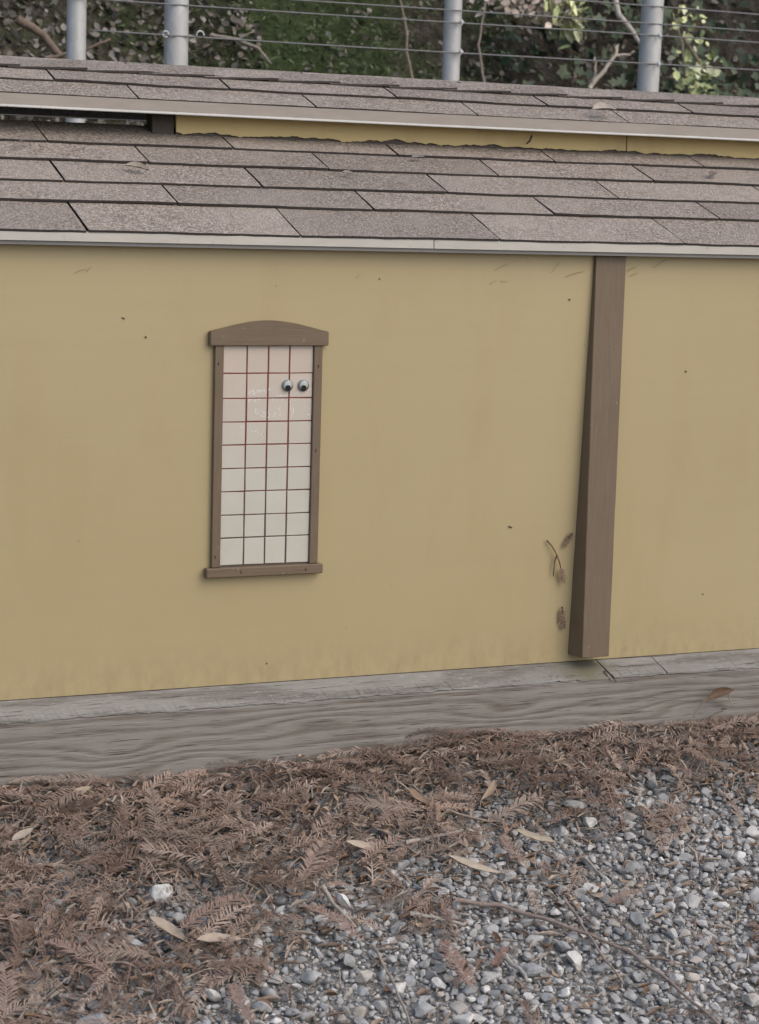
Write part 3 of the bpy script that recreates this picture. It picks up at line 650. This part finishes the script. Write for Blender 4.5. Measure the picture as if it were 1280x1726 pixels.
# ------------------------------------------------------------------ redwood sprays
def spray_tpl(rng, n=24, nw=1.0, miss=.06):
    """flat two-ranked spray along +x, unit length"""
    V, T = [], []; cz = rng.uniform(.02, .12); cy = rng.uniform(-.12, .12)
    P = lambda t: np.array([t, cy*t*t, cz*math.sin(t*math.pi)])
    w = .010
    for i in range(8):
        a, b = P(i/8), P((i+1)/8); b0 = len(V); ww = w*(1-.6*i/8); wb = w*(1-.6*(i+1)/8)
        V += [a+(0, -ww, 0), a+(0, ww, 0), b+(0, wb, 0), b+(0, -wb, 0)]; T += [(b0, b0+1, b0+2), (b0, b0+2, b0+3)]
    for i in range(n):
        t = .06+.93*i/n
        for sd_ in (-1, 1):
            if rng.random() < miss: continue
            p = P(min(t+rng.uniform(-.008, .008), 1)); L = (.17+.06*rng.random())*(math.sin(math.pi*min(.15+.85*t, .97))**.45); a = R(rng.uniform(38, 62))
            d = np.array([math.cos(a), sd_*math.sin(a), rng.uniform(-.18, .38)]); d /= np.linalg.norm(d); q = np.array([-d[1], d[0], 0])*.0125*nw
            m = p+d*L*.55+np.array([0, 0, .012]); e = p+d*L-np.array([0, 0, rng.uniform(0, .03)]); b0 = len(V)
            V += [p-q*.5, p+q*.5, m+q, m-q, e]; T += [(b0, b0+1, b0+2), (b0, b0+2, b0+3), (b0+3, b0+2, b0+4)]
    return np.array(V), np.array(T)
SP = [spray_tpl(RNG, int(RNG.integers(14, 34)), RNG.uniform(.7, 1.15), [.05, .15, .35, .6][k % 4]) for k in range(24)]
LCOL = np.array([(.275, .197, .155), (.315, .235, .188), (.215, .15, .115), (.38, .295, .24), (.285, .20, .158), (.24, .187, .152), (.15, .104, .08)])
def litter_z(x, y, l): return G(x, y)+.004+l*.009+.006*np.exp(-np.maximum(Y0-y, 0)/.03)
def scatter_sprays(n):
    Vs, Ts, Cs = [], [], []; base = 0; k = 0
    while k < n:
        x, y = RNG.uniform(-1.05, 1.25), -.054-RNG.random()**1.25*.95
        l = float(litter_mask(np.array(x), np.array(y)))
        if RNG.random() > l**1.2+.04: continue
        k += 1; v, t = SP[RNG.integers(24)]
        L = .026+.088*RNG.random()**1.25; yaw = RNG.normal(.75, .75)+(math.pi if RNG.random() < .5 else 0)
        if y > -.12 and abs(math.sin(yaw))*L > (Y0-y)*1.2: yaw = RNG.normal(0, .3)+(math.pi if RNG.random() < .5 else 0)
        th = RNG.normal(0, .11 if l > .4 else .05); ro = RNG.normal(0, .3)
        cr_, sr_ = math.cos(ro), math.sin(ro); A = np.array([[1, 0, 0], [0, cr_, -sr_], [0, sr_, cr_]])
        ct, st_ = math.cos(th), math.sin(th); Bm = np.array([[ct, 0, -st_], [0, 1, 0], [st_, 0, ct]])
        tilt = math.atan(SLOPE); Sm_ = np.array([[1, 0, 0], [0, math.cos(tilt), -math.sin(tilt)], [0, math.sin(tilt), math.cos(tilt)]])
        Mx = Sm_@rot_z(yaw)@Bm@A
        p = ((v-np.array([.5, 0, 0]))*np.array([L, L*RNG.uniform(.35, .95), L]))@Mx.T
        p += np.array([x, y, float(litter_z(x, y, l))+RNG.uniform(.0, .011)*(.35+l)])
        p[:, 1] = np.minimum(p[:, 1], -.0535)
        Vs.append(p); Ts.append(t+base); base += len(p)
        Cs.append(np.tile(LCOL[RNG.integers(len(LCOL))]*RNG.uniform(.62, 1.22), (len(p), 1)))
    return np.concatenate(Vs), np.concatenate(Ts), np.concatenate(Cs)
V, T, Cc = scatter_sprays(2400); print('spray tris', len(T))
link('redwood_litter', bulk('redwood_litter', V, T, Cc), M['litter'], label='thick litter of dry brown redwood needle sprays along the timber', cat='leaf litter', kind='stuff')
# broken leaves, twig bits and loose needles mixed in
def bits(n):
    Vs, Ts, Cs = [], [], []; base = 0; k = 0
    while k < n:
        x, y = RNG.uniform(-1.05, 1.25), -.056-RNG.random()**1.2*.95; l = float(litter_mask(np.array(x), np.array(y)))
        if RNG.random() > l+.16: continue
        k += 1; kind = RNG.random(); a = RNG.normal(.7, .9); c, s = math.cos(a), math.sin(a); z = float(litter_z(x, y, l))+RNG.uniform(0, .010)*(.3+l)
        if kind < .16:      # leaf fragment
            L, W = RNG.uniform(.010, .026), RNG.uniform(.004, .008); cu = RNG.uniform(-.004, .006)
            loc = np.array([(-L/2, 0, 0), (-L*.2, -W/2, cu), (L*.25, -W*.42, cu), (L/2, 0, RNG.uniform(-.003, .006)), (L*.22, W*.45, cu*.6), (-L*.22, W/2, cu*.8), (0, 0, -.001)])
            t = np.array([(6, i, (i+1) % 6) for i in range(6)]); col = np.array([(.28, .20, .14), (.21, .138, .09), (.15, .093, .06), (.33, .25, .185)])[RNG.integers(4)]
        else:               # twig or needle
            L, W = RNG.uniform(.008, .040), (.0003+.0016*RNG.random()**3); h = RNG.normal(0, .002)
            loc = np.array([(-L/2, -W, 0), (-L/2, W, 0), (0, W+h, W*1.6+.001), (0, -W+h, W*1.6+.001), (L/2, W, 0), (L/2, -W, 0), (-L/2, 0, -W), (L/2, 0, -W)])
            t = np.array([(0, 3, 2), (0, 2, 1), (3, 5, 4), (3, 4, 2), (0, 6, 3), (3, 6, 7), (3, 7, 5)]); col = np.array([(.26, .20, .16), (.32, .27, .225), (.19, .14, .11)])[RNG.integers(3)]
        th = RNG.normal(0, .25)*(.3+l); loc = loc@np.array([[math.cos(th), 0, math.sin(th)], [0, 1, 0], [-math.sin(th), 0, math.cos(th)]])
        p = loc@rot_z(a).T; p[:, 2] += p[:, 1]*SLOPE; p += (x, y, z); p[:, 1] = np.minimum(p[:, 1], -.0535)
        Vs.append(p); Ts.append(t+base); base += len(p); Cs.append(np.tile(col*RNG.uniform(.8, 1.15), (len(p), 1)))
    return np.concatenate(Vs), np.concatenate(Ts), np.concatenate(Cs)
V, T, Cc = bits(11000)
link('leaf_fragments', bulk('leaf_fragments', V, T, Cc), M['litter'], label='loose needles, twig bits and broken leaves strewn over gravel', cat='leaf litter', kind='stuff')
# single sprays one can pick out
HP = [(-.154, -.645, -.154, -.536, (.265, .175, .14), 'big upright redwood spray lying on open gravel, bottom centre'),
    (-.435, -.645, -.439, -.555, (.24, .175, .14), 'redwood spray pointing up at the bottom edge, left of centre'),
    (-.710, -.582, -.677, -.464, (.27, .20, .165), 'long redwood spray at the far left bottom corner'),
    (-.047, -.217, -.117, -.273, (.28, .20, .16), 'redwood spray crossing below the middle of the timber'),
    (-.275, -.378, -.191, -.284, (.29, .215, .175), 'pale redwood spray pointing towards the single tan leaf in the middle'),
    (-.465, -.455, -.350, -.393, (.25, .175, .14), 'long redwood spray just above the pair of curled tan leaves'),
    (-.246, -.516, -.280, -.422, (.26, .18, .15), 'reddish redwood spray in the middle of the ground'),
    (-.576, -.525, -.616, -.437, (.27, .19, .155), 'feathery redwood spray at lower left, left of the big grey stone'),
    (.056, -.381, .053, -.297, (.25, .18, .145), 'redwood spray just right of the large tan leaf'),
    (-.108, -.601, -.067, -.568, (.23, .14, .115), 'small reddish spray right of the big upright spray'),
    (.107, -.502, .175, -.477, (.24, .175, .14), 'lone redwood spray out on the gravel at right')]
for x0, y0, x1, y1, col, lb in HP:
    L = math.hypot(x1-x0, y1-y0); v, t = spray_tpl(RNG, 30); x, y = (x0+x1)/2, (y0+y1)/2
    p = (v-np.array([.5, 0, 0]))*np.array([L, L*.9, L*.6])
    o = link('redwood_spray', set_tint(mesh(p, [tuple(f) for f in t]), col), M['litter'], label=lb, cat='redwood spray', group='single redwood sprays')
    l = float(litter_mask(np.array(x), np.array(y)))
    o.location = (x, y, float(litter_z(x, y, l))+.014); o.rotation_mode = 'XYZ'
    o.matrix_world = Matrix.Translation(o.location) @ Matrix.Rotation(math.atan(SLOPE), 4, 'X') @ Matrix.Rotation(math.atan2(y1-y0, x1-x0), 4, 'Z')
# long tan leaves
def leaf_mesh(L, W, curl, bend):
    nx, ny = 12, 4; vs = []; fs = []
    for i in range(nx+1):
        u = i/nx; w = W*(math.sin(math.pi*u**.8)**.8 if 0 < u < 1 else .02)
        for j in range(ny+1):
            v = j/ny*2-1
            vs.append((L*(u-.5), bend*L*math.sin(math.pi*u)+w*v*.5, curl*(abs(v)**1.6)*w*.5+.10*L*(u-.5)**2+.0012*noise.noise((u*6, v*2, L*100))))
    for i in range(nx):
        for j in range(ny): fs.append((i*(ny+1)+j, (i+1)*(ny+1)+j, (i+1)*(ny+1)+j+1, i*(ny+1)+j+1))
    n = len(vs); vs += [(x, y, z-.0007) for x, y, z in vs]; fs += [tuple(n+k for k in reversed(f)) for f in fs]
    return mesh(vs, fs, True)
HL = [(-.176, -.295, -.131, -.322, .013, (.42, .345, .265), 'pale tan pointed leaf lying alone in the middle of the needles'),
    (-.048, -.349, .012, -.393, .014, (.40, .34, .265), 'large tan leaf with curled edge where needles meet gravel, centre right'),
    (-.488, -.411, -.454, -.466, .016, (.37, .305, .235), 'curled tan leaf, the upper left one of the pair at lower left'),
    (-.448, -.476, -.391, -.485, .017, (.37, .30, .235), 'flat tan leaf, the right one of the pair at lower left'),
    (.083, -.289, .136, -.320, .012, (.36, .30, .23), 'tan leaf lying on pebbles right of the large curled leaf'),
    (-.027, -.173, -.012, -.218, .013, (.25, .175, .115), 'brown leaf standing in the needles below the timber, centre'),
    (.114, -.165, .069, -.212, .011, (.28, .215, .155), 'slender brown leaf left of the broad flat grey stone'),
    (-.604, -.188, -.570, -.169, .012, (.34, .29, .235), 'pale leaf half buried at the left edge below the timber'),
    (-.499, -.100, -.468, -.085, .014, (.33, .27, .20), 'tan leaf lying against the timber near its left end')]
for x0, y0, x1, y1, W, col, lb in HL:
    L = math.hypot(x1-x0, y1-y0); x, y = (x0+x1)/2, (y0+y1)/2; l = float(litter_mask(np.array(x), np.array(y)))
    me = leaf_mesh(L, W, random.uniform(.25, .55), random.uniform(-.06, .06)); o = link('dry_leaf', set_tint(me, col), M['leaf'], label=lb, cat='leaf', group='long dry leaves on the ground')
    o.matrix_world = Matrix.Translation((x, y, float(litter_z(x, y, l))+.016)) @ Matrix.Rotation(math.atan(SLOPE)+random.uniform(.1, .35), 4, 'X') @ Matrix.Rotation(math.atan2(y1-y0, x1-x0), 4, 'Z')
    vs, fs = tube_vf([(L*.48, 0, .002), (L*.56, .001, .001), (L*.66, .003, -.002)], [.0009, .0007, .0006], 5)
    link('stalk', set_tint(mesh(vs, fs), col), M['twig'], o)
# twigs
def twig(pts, r, col, lb, group='twigs on the ground', zoff=.009):
    P = []; n = 5
    for a, b in zip(pts, pts[1:]):
        for i in range(n): t = i/n; P.append((a[0]+(b[0]-a[0])*t, a[1]+(b[1]-a[1])*t))
    P.append(pts[-1]); Q = []
    for i, (x, y) in enumerate(P):
        l = float(litter_mask(np.array(x), np.array(y))); k = .0025*noise.noise((x*60, y*60, 1)); Q.append((x+k, y-k, float(litter_z(x, y, l))+zoff+.001*math.sin(i*1.7)))
    rr = [r*(1-.45*i/len(Q))*(1+.2*noise.noise((i*.9, r*1e4, 0))) for i in range(len(Q))]
    return link('twig', set_tint(mesh(*tube_vf(Q, rr, 7), True), col), M['twig'], label=lb, cat='twig', group=group)
twig([(-.087, -.296), (-.03, -.289), (.031, -.276)], .0032, (.34, .30, .26), 'pale straight twig lying across the needles right of the middle leaf')
twig([(-.077, -.182), (0, -.212), (.071, -.243)], .0024, (.28, .225, .185), 'thin brown twig below the middle of the timber')
twig([(-.155, -.456), (-.12, -.474), (-.089, -.487)], .0030, (.33, .305, .27), 'short pale twig on gravel left of the long stripped twig')
twig([(-.078, -.573), (-.074, -.61), (-.076, -.638)], .0034, (.36, .335, .30), 'stubby pale stick pointing down by the blue-grey stone')
twig([(.157, -.36), (.152, -.42)], .0024, (.36, .33, .29), 'short thin stick on gravel below the rounded whitish pebble')
twig([(-.232, -.519), (-.238, -.60), (-.251, -.687)], .0022, (.27, .235, .20), 'thin bent twig running down to the bottom edge, centre')
twig([(-.245, -.384), (-.243, -.43), (-.237, -.475)], .0032, (.37, .33, .28), 'whitish peeling stick in the middle of the needles')
twig([(-.655, -.331), (-.61, -.36), (-.581, -.389)], .0020, (.24, .175, .14), 'brown twig at the left edge, level with the dark flat stone')
twig([(-.616, -.464), (-.57, -.488), (-.534, -.508)], .0022, (.26, .195, .16), 'brown twig at lower left, above the large grey stone')
lt = twig([(-.075, -.43), (-.021, -.461), (.037, -.533), (.082, -.607), (.099, -.68), (.115, -.79)], .0032, (.26, .205, .175), 'long stripped redwood twig running diagonally over the gravel at right')
twig([(.064, -.477), (.049, -.578), (.041, -.667)], .0022, (.27, .22, .185), 'thin twig crossing the long diagonal twig on the gravel')
# brown leaf caught on the timber at right
cl = link('curled_leaf', None, label='curled brown leaf on a thin stem leaning on the timber at right', cat='leaf')
link('stem', set_tint(mesh(*tube_vf([(.478, -.105, -.092), (.503, -.085, -.075), (.524, -.075, -.061), (.534, -.072, -.0565)], [.0009, .0009, .001, .0012], 6), True), (.20, .13, .085)), M['twig'], cl)
me = leaf_mesh(.050, .015, .9, .05); b_ = link('blade', set_tint(me, (.135, .088, .056)), M['leaf'], cl)
b_.matrix_world = Matrix.Translation((.556, -.073, -.052)) @ Matrix.Rotation(R(-12), 4, 'Y') @ Matrix.Rotation(R(62), 4, 'X')
link('torn_tip', set_tint(mesh(*tube_vf([(.570, -.073, -.053), (.573, -.076, -.064), (.580, -.080, -.078)], [.0012, .0009, .0006], 5), True), (.34, .29, .24)), M['twig'], cl)
# ------------------------------------------------------------------ bits caught on the wall and roofs
def sprig(name, lb, stem, heads, col=(.17, .115, .08)):
    o = link(name, None, label=lb, cat='sprig', group='dry sprigs caught in cobweb on the wall')
    for s_ in stem: link('stem', set_tint(mesh(*tube_vf(s_, [.0013]+[.0011]*(len(s_)-2)+[.0007], 6), True), col), M['twig'], o)
    for (x, y, z, L, ang) in heads:
        v, t = spray_tpl(RNG, 16, 2.6); p = (v*np.array([L, L*1.35, L])); a = ang
        p = p@np.array([[1, 0, 0], [0, 0, 1], [0, -1, 0]]).T@np.array([[math.cos(a), 0, -math.sin(a)], [0, 1, 0], [math.sin(a), 0, math.cos(a)]]).T
        link('needle_tuft', set_tint(mesh(p+np.array([x, y, z]), [tuple(f) for f in t]), (.21, .15, .105)), M['litter'], o)
    return o
# a in the tuft rotation turns +x towards +z
sprig('forked_sprig', 'forked brown twig with needle tuft hanging on the wall left of the post',
      [[(.2725, -.004, .1933), (.281, -.006, .184), (.289, -.007, .171), (.2945, -.008, .158), (.2965, -.008, .149)], [(.2895, -.007, .170), (.2865, -.006, .160), (.2860, -.006, .150), (.2855, -.005, .137)]],
      [(.2960, -.009, .150, .026, -1.25)])
sprig('needle_sprig', 'small needle tuft on the wall beside the post, highest of the three', [[(.3155, -.006, .2030), (.309, -.006, .196)]], [(.3155, -.007, .2040, .026, -2.05)])
sprig('hanging_sprig', 'thin dangling needle sprig low on the wall beside the post', [[(.303, -.005, .0885), (.3045, -.006, .080)]], [(.3035, -.007, .086, .033, -1.55)])
def cling(name, lb, p, L, yaw, rf_, col, cat='leaf'):
    me = leaf_mesh(L, L*.32, .8, .08); o = link(name, set_tint(me, col), M['leaf'], label=lb, cat=cat, group='debris lying on the roofs')
    o.matrix_world = Matrix.Translation(Vector(p)+LOFF) @ Matrix.Rotation(R(22), 4, 'X') @ Matrix.Rotation(yaw, 4, 'Z') @ Matrix.Rotation(.3, 4, 'X')
cling('roof_leaf', 'curled tan leaf on the lower roof, above the window', (-.357, .116, .736), .036, -.5, 0, (.34, .29, .23))
cling('roof_leaf', 'pale leaf fragment on the upper roof at right', (.493, .248, .861), .05, .1, 0, (.36, .32, .28))
cling('roof_leaf', 'small grey bit under the yellow strip on the lower roof', (.133, .204, .769), .026, .2, 0, (.2, .18, .165))
cling('roof_leaf', 'tiny curled leaf mid-way along the lower roof', (-.018, .128, .739), .020, -.4, 0, (.31, .27, .23))
cling('roof_leaf', 'brown scrap on the lower roof near its right edge', (.666, .175, .759), .03, .6, 0, (.16, .125, .105))
v, t = spray_tpl(RNG, 14); o = link('roof_sprig', set_tint(mesh(v*.05, [tuple(f) for f in t]), (.2, .16, .14)), M['litter'], label='dry needle sprig on the lower roof at the left edge', cat='sprig', group='debris lying on the roofs')
o.matrix_world = Matrix.Translation(Vector((-.525, .180, .763))+LOFF) @ Matrix.Rotation(R(22), 4, 'X') @ Matrix.Rotation(.5, 4, 'Z')
o = link('wall_scrap', mesh(*tube_vf([(.382, .3203, .8005), (.3865, .3163, .806), (.391, .3193, .8145)], [.0012, .0022, .0016], 6), True), M['speck'], label='dark scrap of leaf stuck on the yellow strip between the roofs', cat='leaf')

# ------------------------------------------------------------------ plants and litter on the bank
def leaf_tpl(kind):
    if kind == 0: out = [(-.5, 0), (-.25, .3), (.1, .33), (.5, 0), (.1, -.33), (-.25, -.3)]
    elif kind == 1: out = [(-.4, 0), (-.5, .35), (-.1, .28), (.0, .5), (.2, .2), (.5, 0), (.2, -.2), (0, -.5), (-.1, -.28), (-.5, -.35)]
    else: out = [(-.5, 0), (-.2, .14), (.2, .13), (.5, 0), (.2, -.13), (-.2, -.14)]
    n = len(out); V = np.array([(x, y, .08*abs(y)*4*.5-.1*x*x) for x, y in out]+[(0, 0, -.03)]); return V, np.array([(n, i, (i+1) % n) for i in range(n)])
LT = [leaf_tpl(k) for k in range(3)]
def rnd_rot3(rng, up, spread):
    n = np.array(up)+rng.normal(0, spread, 3); n /= np.linalg.norm(n); a = np.cross(n, rng.normal(size=3)); a /= np.linalg.norm(a); return np.stack([a, np.cross(n, a), n], 1)
def leaves(pts, sizes, cols, kind, up=(0, -.75, .65), spread=.6):
    Vs, Ts, Cs = [], [], []; base = 0; v, t = LT[kind]
    for p, s, c in zip(pts, sizes, cols):
        q_ = (v*s)@rnd_rot3(RNG, up, spread).T+p; Vs.append(q_); Ts.append(t+base); base += len(q_); Cs.append(np.tile(c, (len(q_), 1)))
    return np.concatenate(Vs), np.concatenate(Ts), np.concatenate(Cs)
def on_bank(n, x0, x1, y0=2.95, y1=4.35, lift=.03):
    x = RNG.uniform(x0, x1, n); y = RNG.uniform(y0, y1, n); z = bank_z(x, y); return np.stack([x, y-lift*RNG.random(n), z+lift*.7], 1)
def pick(pal, n, lo=.7, hi=1.25): return np.array(pal)[RNG.integers(len(pal), size=n)]*RNG.uniform(lo, hi, (n, 1))
# brown leaf litter
P_ = np.concatenate([on_bank(14000, -.6, 1.15), on_bank(900, 1.3, 2.1), on_bank(2200, 1.9, 2.75), on_bank(700, 2.6, 4.3)])
V, T, Cc = leaves(P_, RNG.uniform(.010, .034, len(P_)), pick([(.145, .127, .10), (.175, .155, .13), (.115, .097, .076), (.21, .19, .165), (.08, .067, .052), (.16, .145, .122)], len(P_)), 0, spread=.8)
link('bank_leaf_litter', bulk('bl', V, T, Cc), M['foliage'], label='brown fallen leaves covering the bank behind the fence', cat='leaf litter', kind='stuff')
# low green cover
P_ = np.concatenate([on_bank(7000, .75, 2.05, lift=.05), on_bank(500, .05, .8, lift=.04)])
V, T, Cc = leaves(P_, RNG.uniform(.012, .034, len(P_)), pick([(.045, .065, .024), (.065, .09, .034), (.032, .046, .018), (.085, .11, .046), (.06, .075, .038)], len(P_)), 2, up=(0, -.6, .8), spread=.9)
link('ground_cover', bulk('gc', V, T, Cc), M['foliage'], label='low dark green grass and moss on the bank between the fence posts', cat='ground cover', kind='stuff')
P_ = np.concatenate([on_bank(2600, 2.55, 4.4, lift=.10), on_bank(500, 2.0, 2.7, 3.55, 4.4, lift=.07)])
V, T, Cc = leaves(P_, RNG.uniform(.025, .06, len(P_)), pick([(.04, .06, .032), (.058, .083, .045), (.03, .045, .024), (.075, .10, .058), (.09, .115, .068)], len(P_)), 1, spread=.6)
link('ivy', bulk('ivy', V, T, Cc), M['foliage'], label='dark ivy covering the bank at the right', cat='ivy', kind='stuff')
def shrub(name, lb, cat, stems, clusters, kind, size, pal, spread):
    o = link(name, None, label=lb, cat=cat)
    mb = MB()
    for s_ in stems: mb.add(*tube_vf(s_, [.006]+[.005]*(len(s_)-2)+[.003], 6))
    link('stem', set_tint(mb.mesh(True), (.26, .22, .17)), M['twig'], o)
    P = np.concatenate([np.array(c)+RNG.normal(0, 1, (n, 3))*np.array(r) for c, r, n in clusters])
    V, T, Cc = leaves(P, RNG.uniform(size[0], size[1], len(P)), pick(pal, len(P), .75, 1.2), kind, spread=spread, up=(0, -.6, .5))
    link('foliage', bulk('f', V, T, Cc), M['foliage'], o)
SUNLIT_PALE = [(.58, .60, .32), (.46, .50, .24), (.66, .66, .44), (.34, .39, .17), (.52, .53, .34)]  # direct sunlight on these leaves is painted into their colours
shrub('pale_shrub', 'leafy shoot, sunlight painted into its pale leaves, hanging just right of the rightmost fence post', 'shrub',
      [[(2.60, 3.50, 1.36), (2.61, 3.45, 1.27), (2.615, 3.44, 1.18), (2.63, 3.43, 1.10)], [(2.61, 3.46, 1.30), (2.66, 3.43, 1.22), (2.70, 3.42, 1.15)]],
      [((2.60, 3.42, 1.335), (.035, .03, .03), 26), ((2.615, 3.42, 1.25), (.022, .03, .05), 30), ((2.63, 3.41, 1.165), (.030, .03, .035), 44), ((2.645, 3.40, 1.105), (.034, .03, .022), 56), ((2.69, 3.41, 1.20), (.02, .03, .04), 18)], 0, (.018, .040), SUNLIT_PALE, .6)
shrub('tufted_plant', 'tufted plant, sunlight painted into its yellow-green leaves, on the bank between the right-hand posts', 'plant',
      [[(2.21, 3.66, 1.30), (2.20, 3.60, 1.36), (2.20, 3.58, 1.42)]],
      [((2.215, 3.56, 1.385), (.034, .03, .035), 95), ((2.235, 3.55, 1.315), (.014, .02, .03), 34)], 2, (.045, .075), SUNLIT_PALE, .9)
shrub('dried_plant', 'dry pinkish-brown leaf cluster left of the tufted plant', 'plant',
      [[(2.00, 3.66, 1.36), (2.06, 3.60, 1.38), (2.13, 3.58, 1.37)]],
      [((2.06, 3.56, 1.385), (.085, .03, .03), 130), ((2.14, 3.55, 1.345), (.03, .02, .03), 40)], 0, (.018, .038), [(.44, .36, .30), (.56, .48, .40), (.33, .26, .21), (.50, .43, .35)], .8)
# branches on the bank
def branch(name, lb, limbs, col):
    mb = MB()
    for pts, r in limbs:
        P = []
        for a, b in zip(pts, pts[1:]):
            for i in range(4): P.append(tuple(a[k]+(b[k]-a[k])*i/4+.004*noise.noise((a[0]*20+i, k*5, b[2]*20)) for k in range(3)))
        P.append(pts[-1]); mb.add(*tube_vf(P, [r*(1-.5*i/len(P)) for i in range(len(P))], 7))
    return link(name, set_tint(mb.mesh(True), col), M['twig'], label=lb, cat='branch', group='branches on the bank')
branch('forked_branch', 'bare pale forked branch on the dark bank left of the rightmost post', [([(2.262, 3.46, 1.105), (2.31, 3.45, 1.165), (2.355, 3.45, 1.225), (2.362, 3.46, 1.25)], .0085), ([(2.272, 3.455, 1.12), (2.272, 3.44, 1.165), (2.262, 3.43, 1.205)], .006), ([(2.352, 3.45, 1.218), (2.40, 3.44, 1.222), (2.412, 3.43, 1.232)], .0055), ([(2.35, 3.45, 1.215), (2.345, 3.44, 1.245)], .005)], (.40, .36, .30))
branch('pale_branch', 'thick whitish branch hanging from the top between the tufted plant and post', [([(2.42, 3.60, 1.52), (2.40, 3.56, 1.42), (2.41, 3.54, 1.36), (2.45, 3.52, 1.31), (2.475, 3.50, 1.262)], .013)], (.42, .38, .33))
branch('fallen_branch', 'dark gnarled branch on the leaf litter at far left', [([(.28, 3.30, 1.20), (.36, 3.30, 1.16), (.43, 3.28, 1.07), (.47, 3.26, 1.02)], .014), ([(.36, 3.28, 1.09), (.47, 3.26, 1.12), (.545, 3.25, 1.155)], .006)], (.17, .13, .10))
branch('lying_branch', 'thin pale branch lying in the grass right of the second post', [([(.92, 3.45, 1.20), (1.00, 3.42, 1.19), (1.06, 3.40, 1.165), (1.10, 3.39, 1.12)], .007), ([(1.0, 3.42, 1.19), (1.045, 3.40, 1.215)], .004)], (.25, .22, .18))
branch('vine', 'thin vine climbing up beside the third post', [([(1.83, 3.40, .95), (1.85, 3.42, 1.10), (1.84, 3.45, 1.22), (1.87, 3.47, 1.36)], .006)], (.22, .18, .14))
branch('dead_weed', 'thin upright dead weed on the green bank, middle of the fence', [([(1.62, 3.46, 1.08), (1.60, 3.48, 1.18), (1.605, 3.5, 1.26), (1.59, 3.55, 1.40)], .006)], (.20, .165, .12))
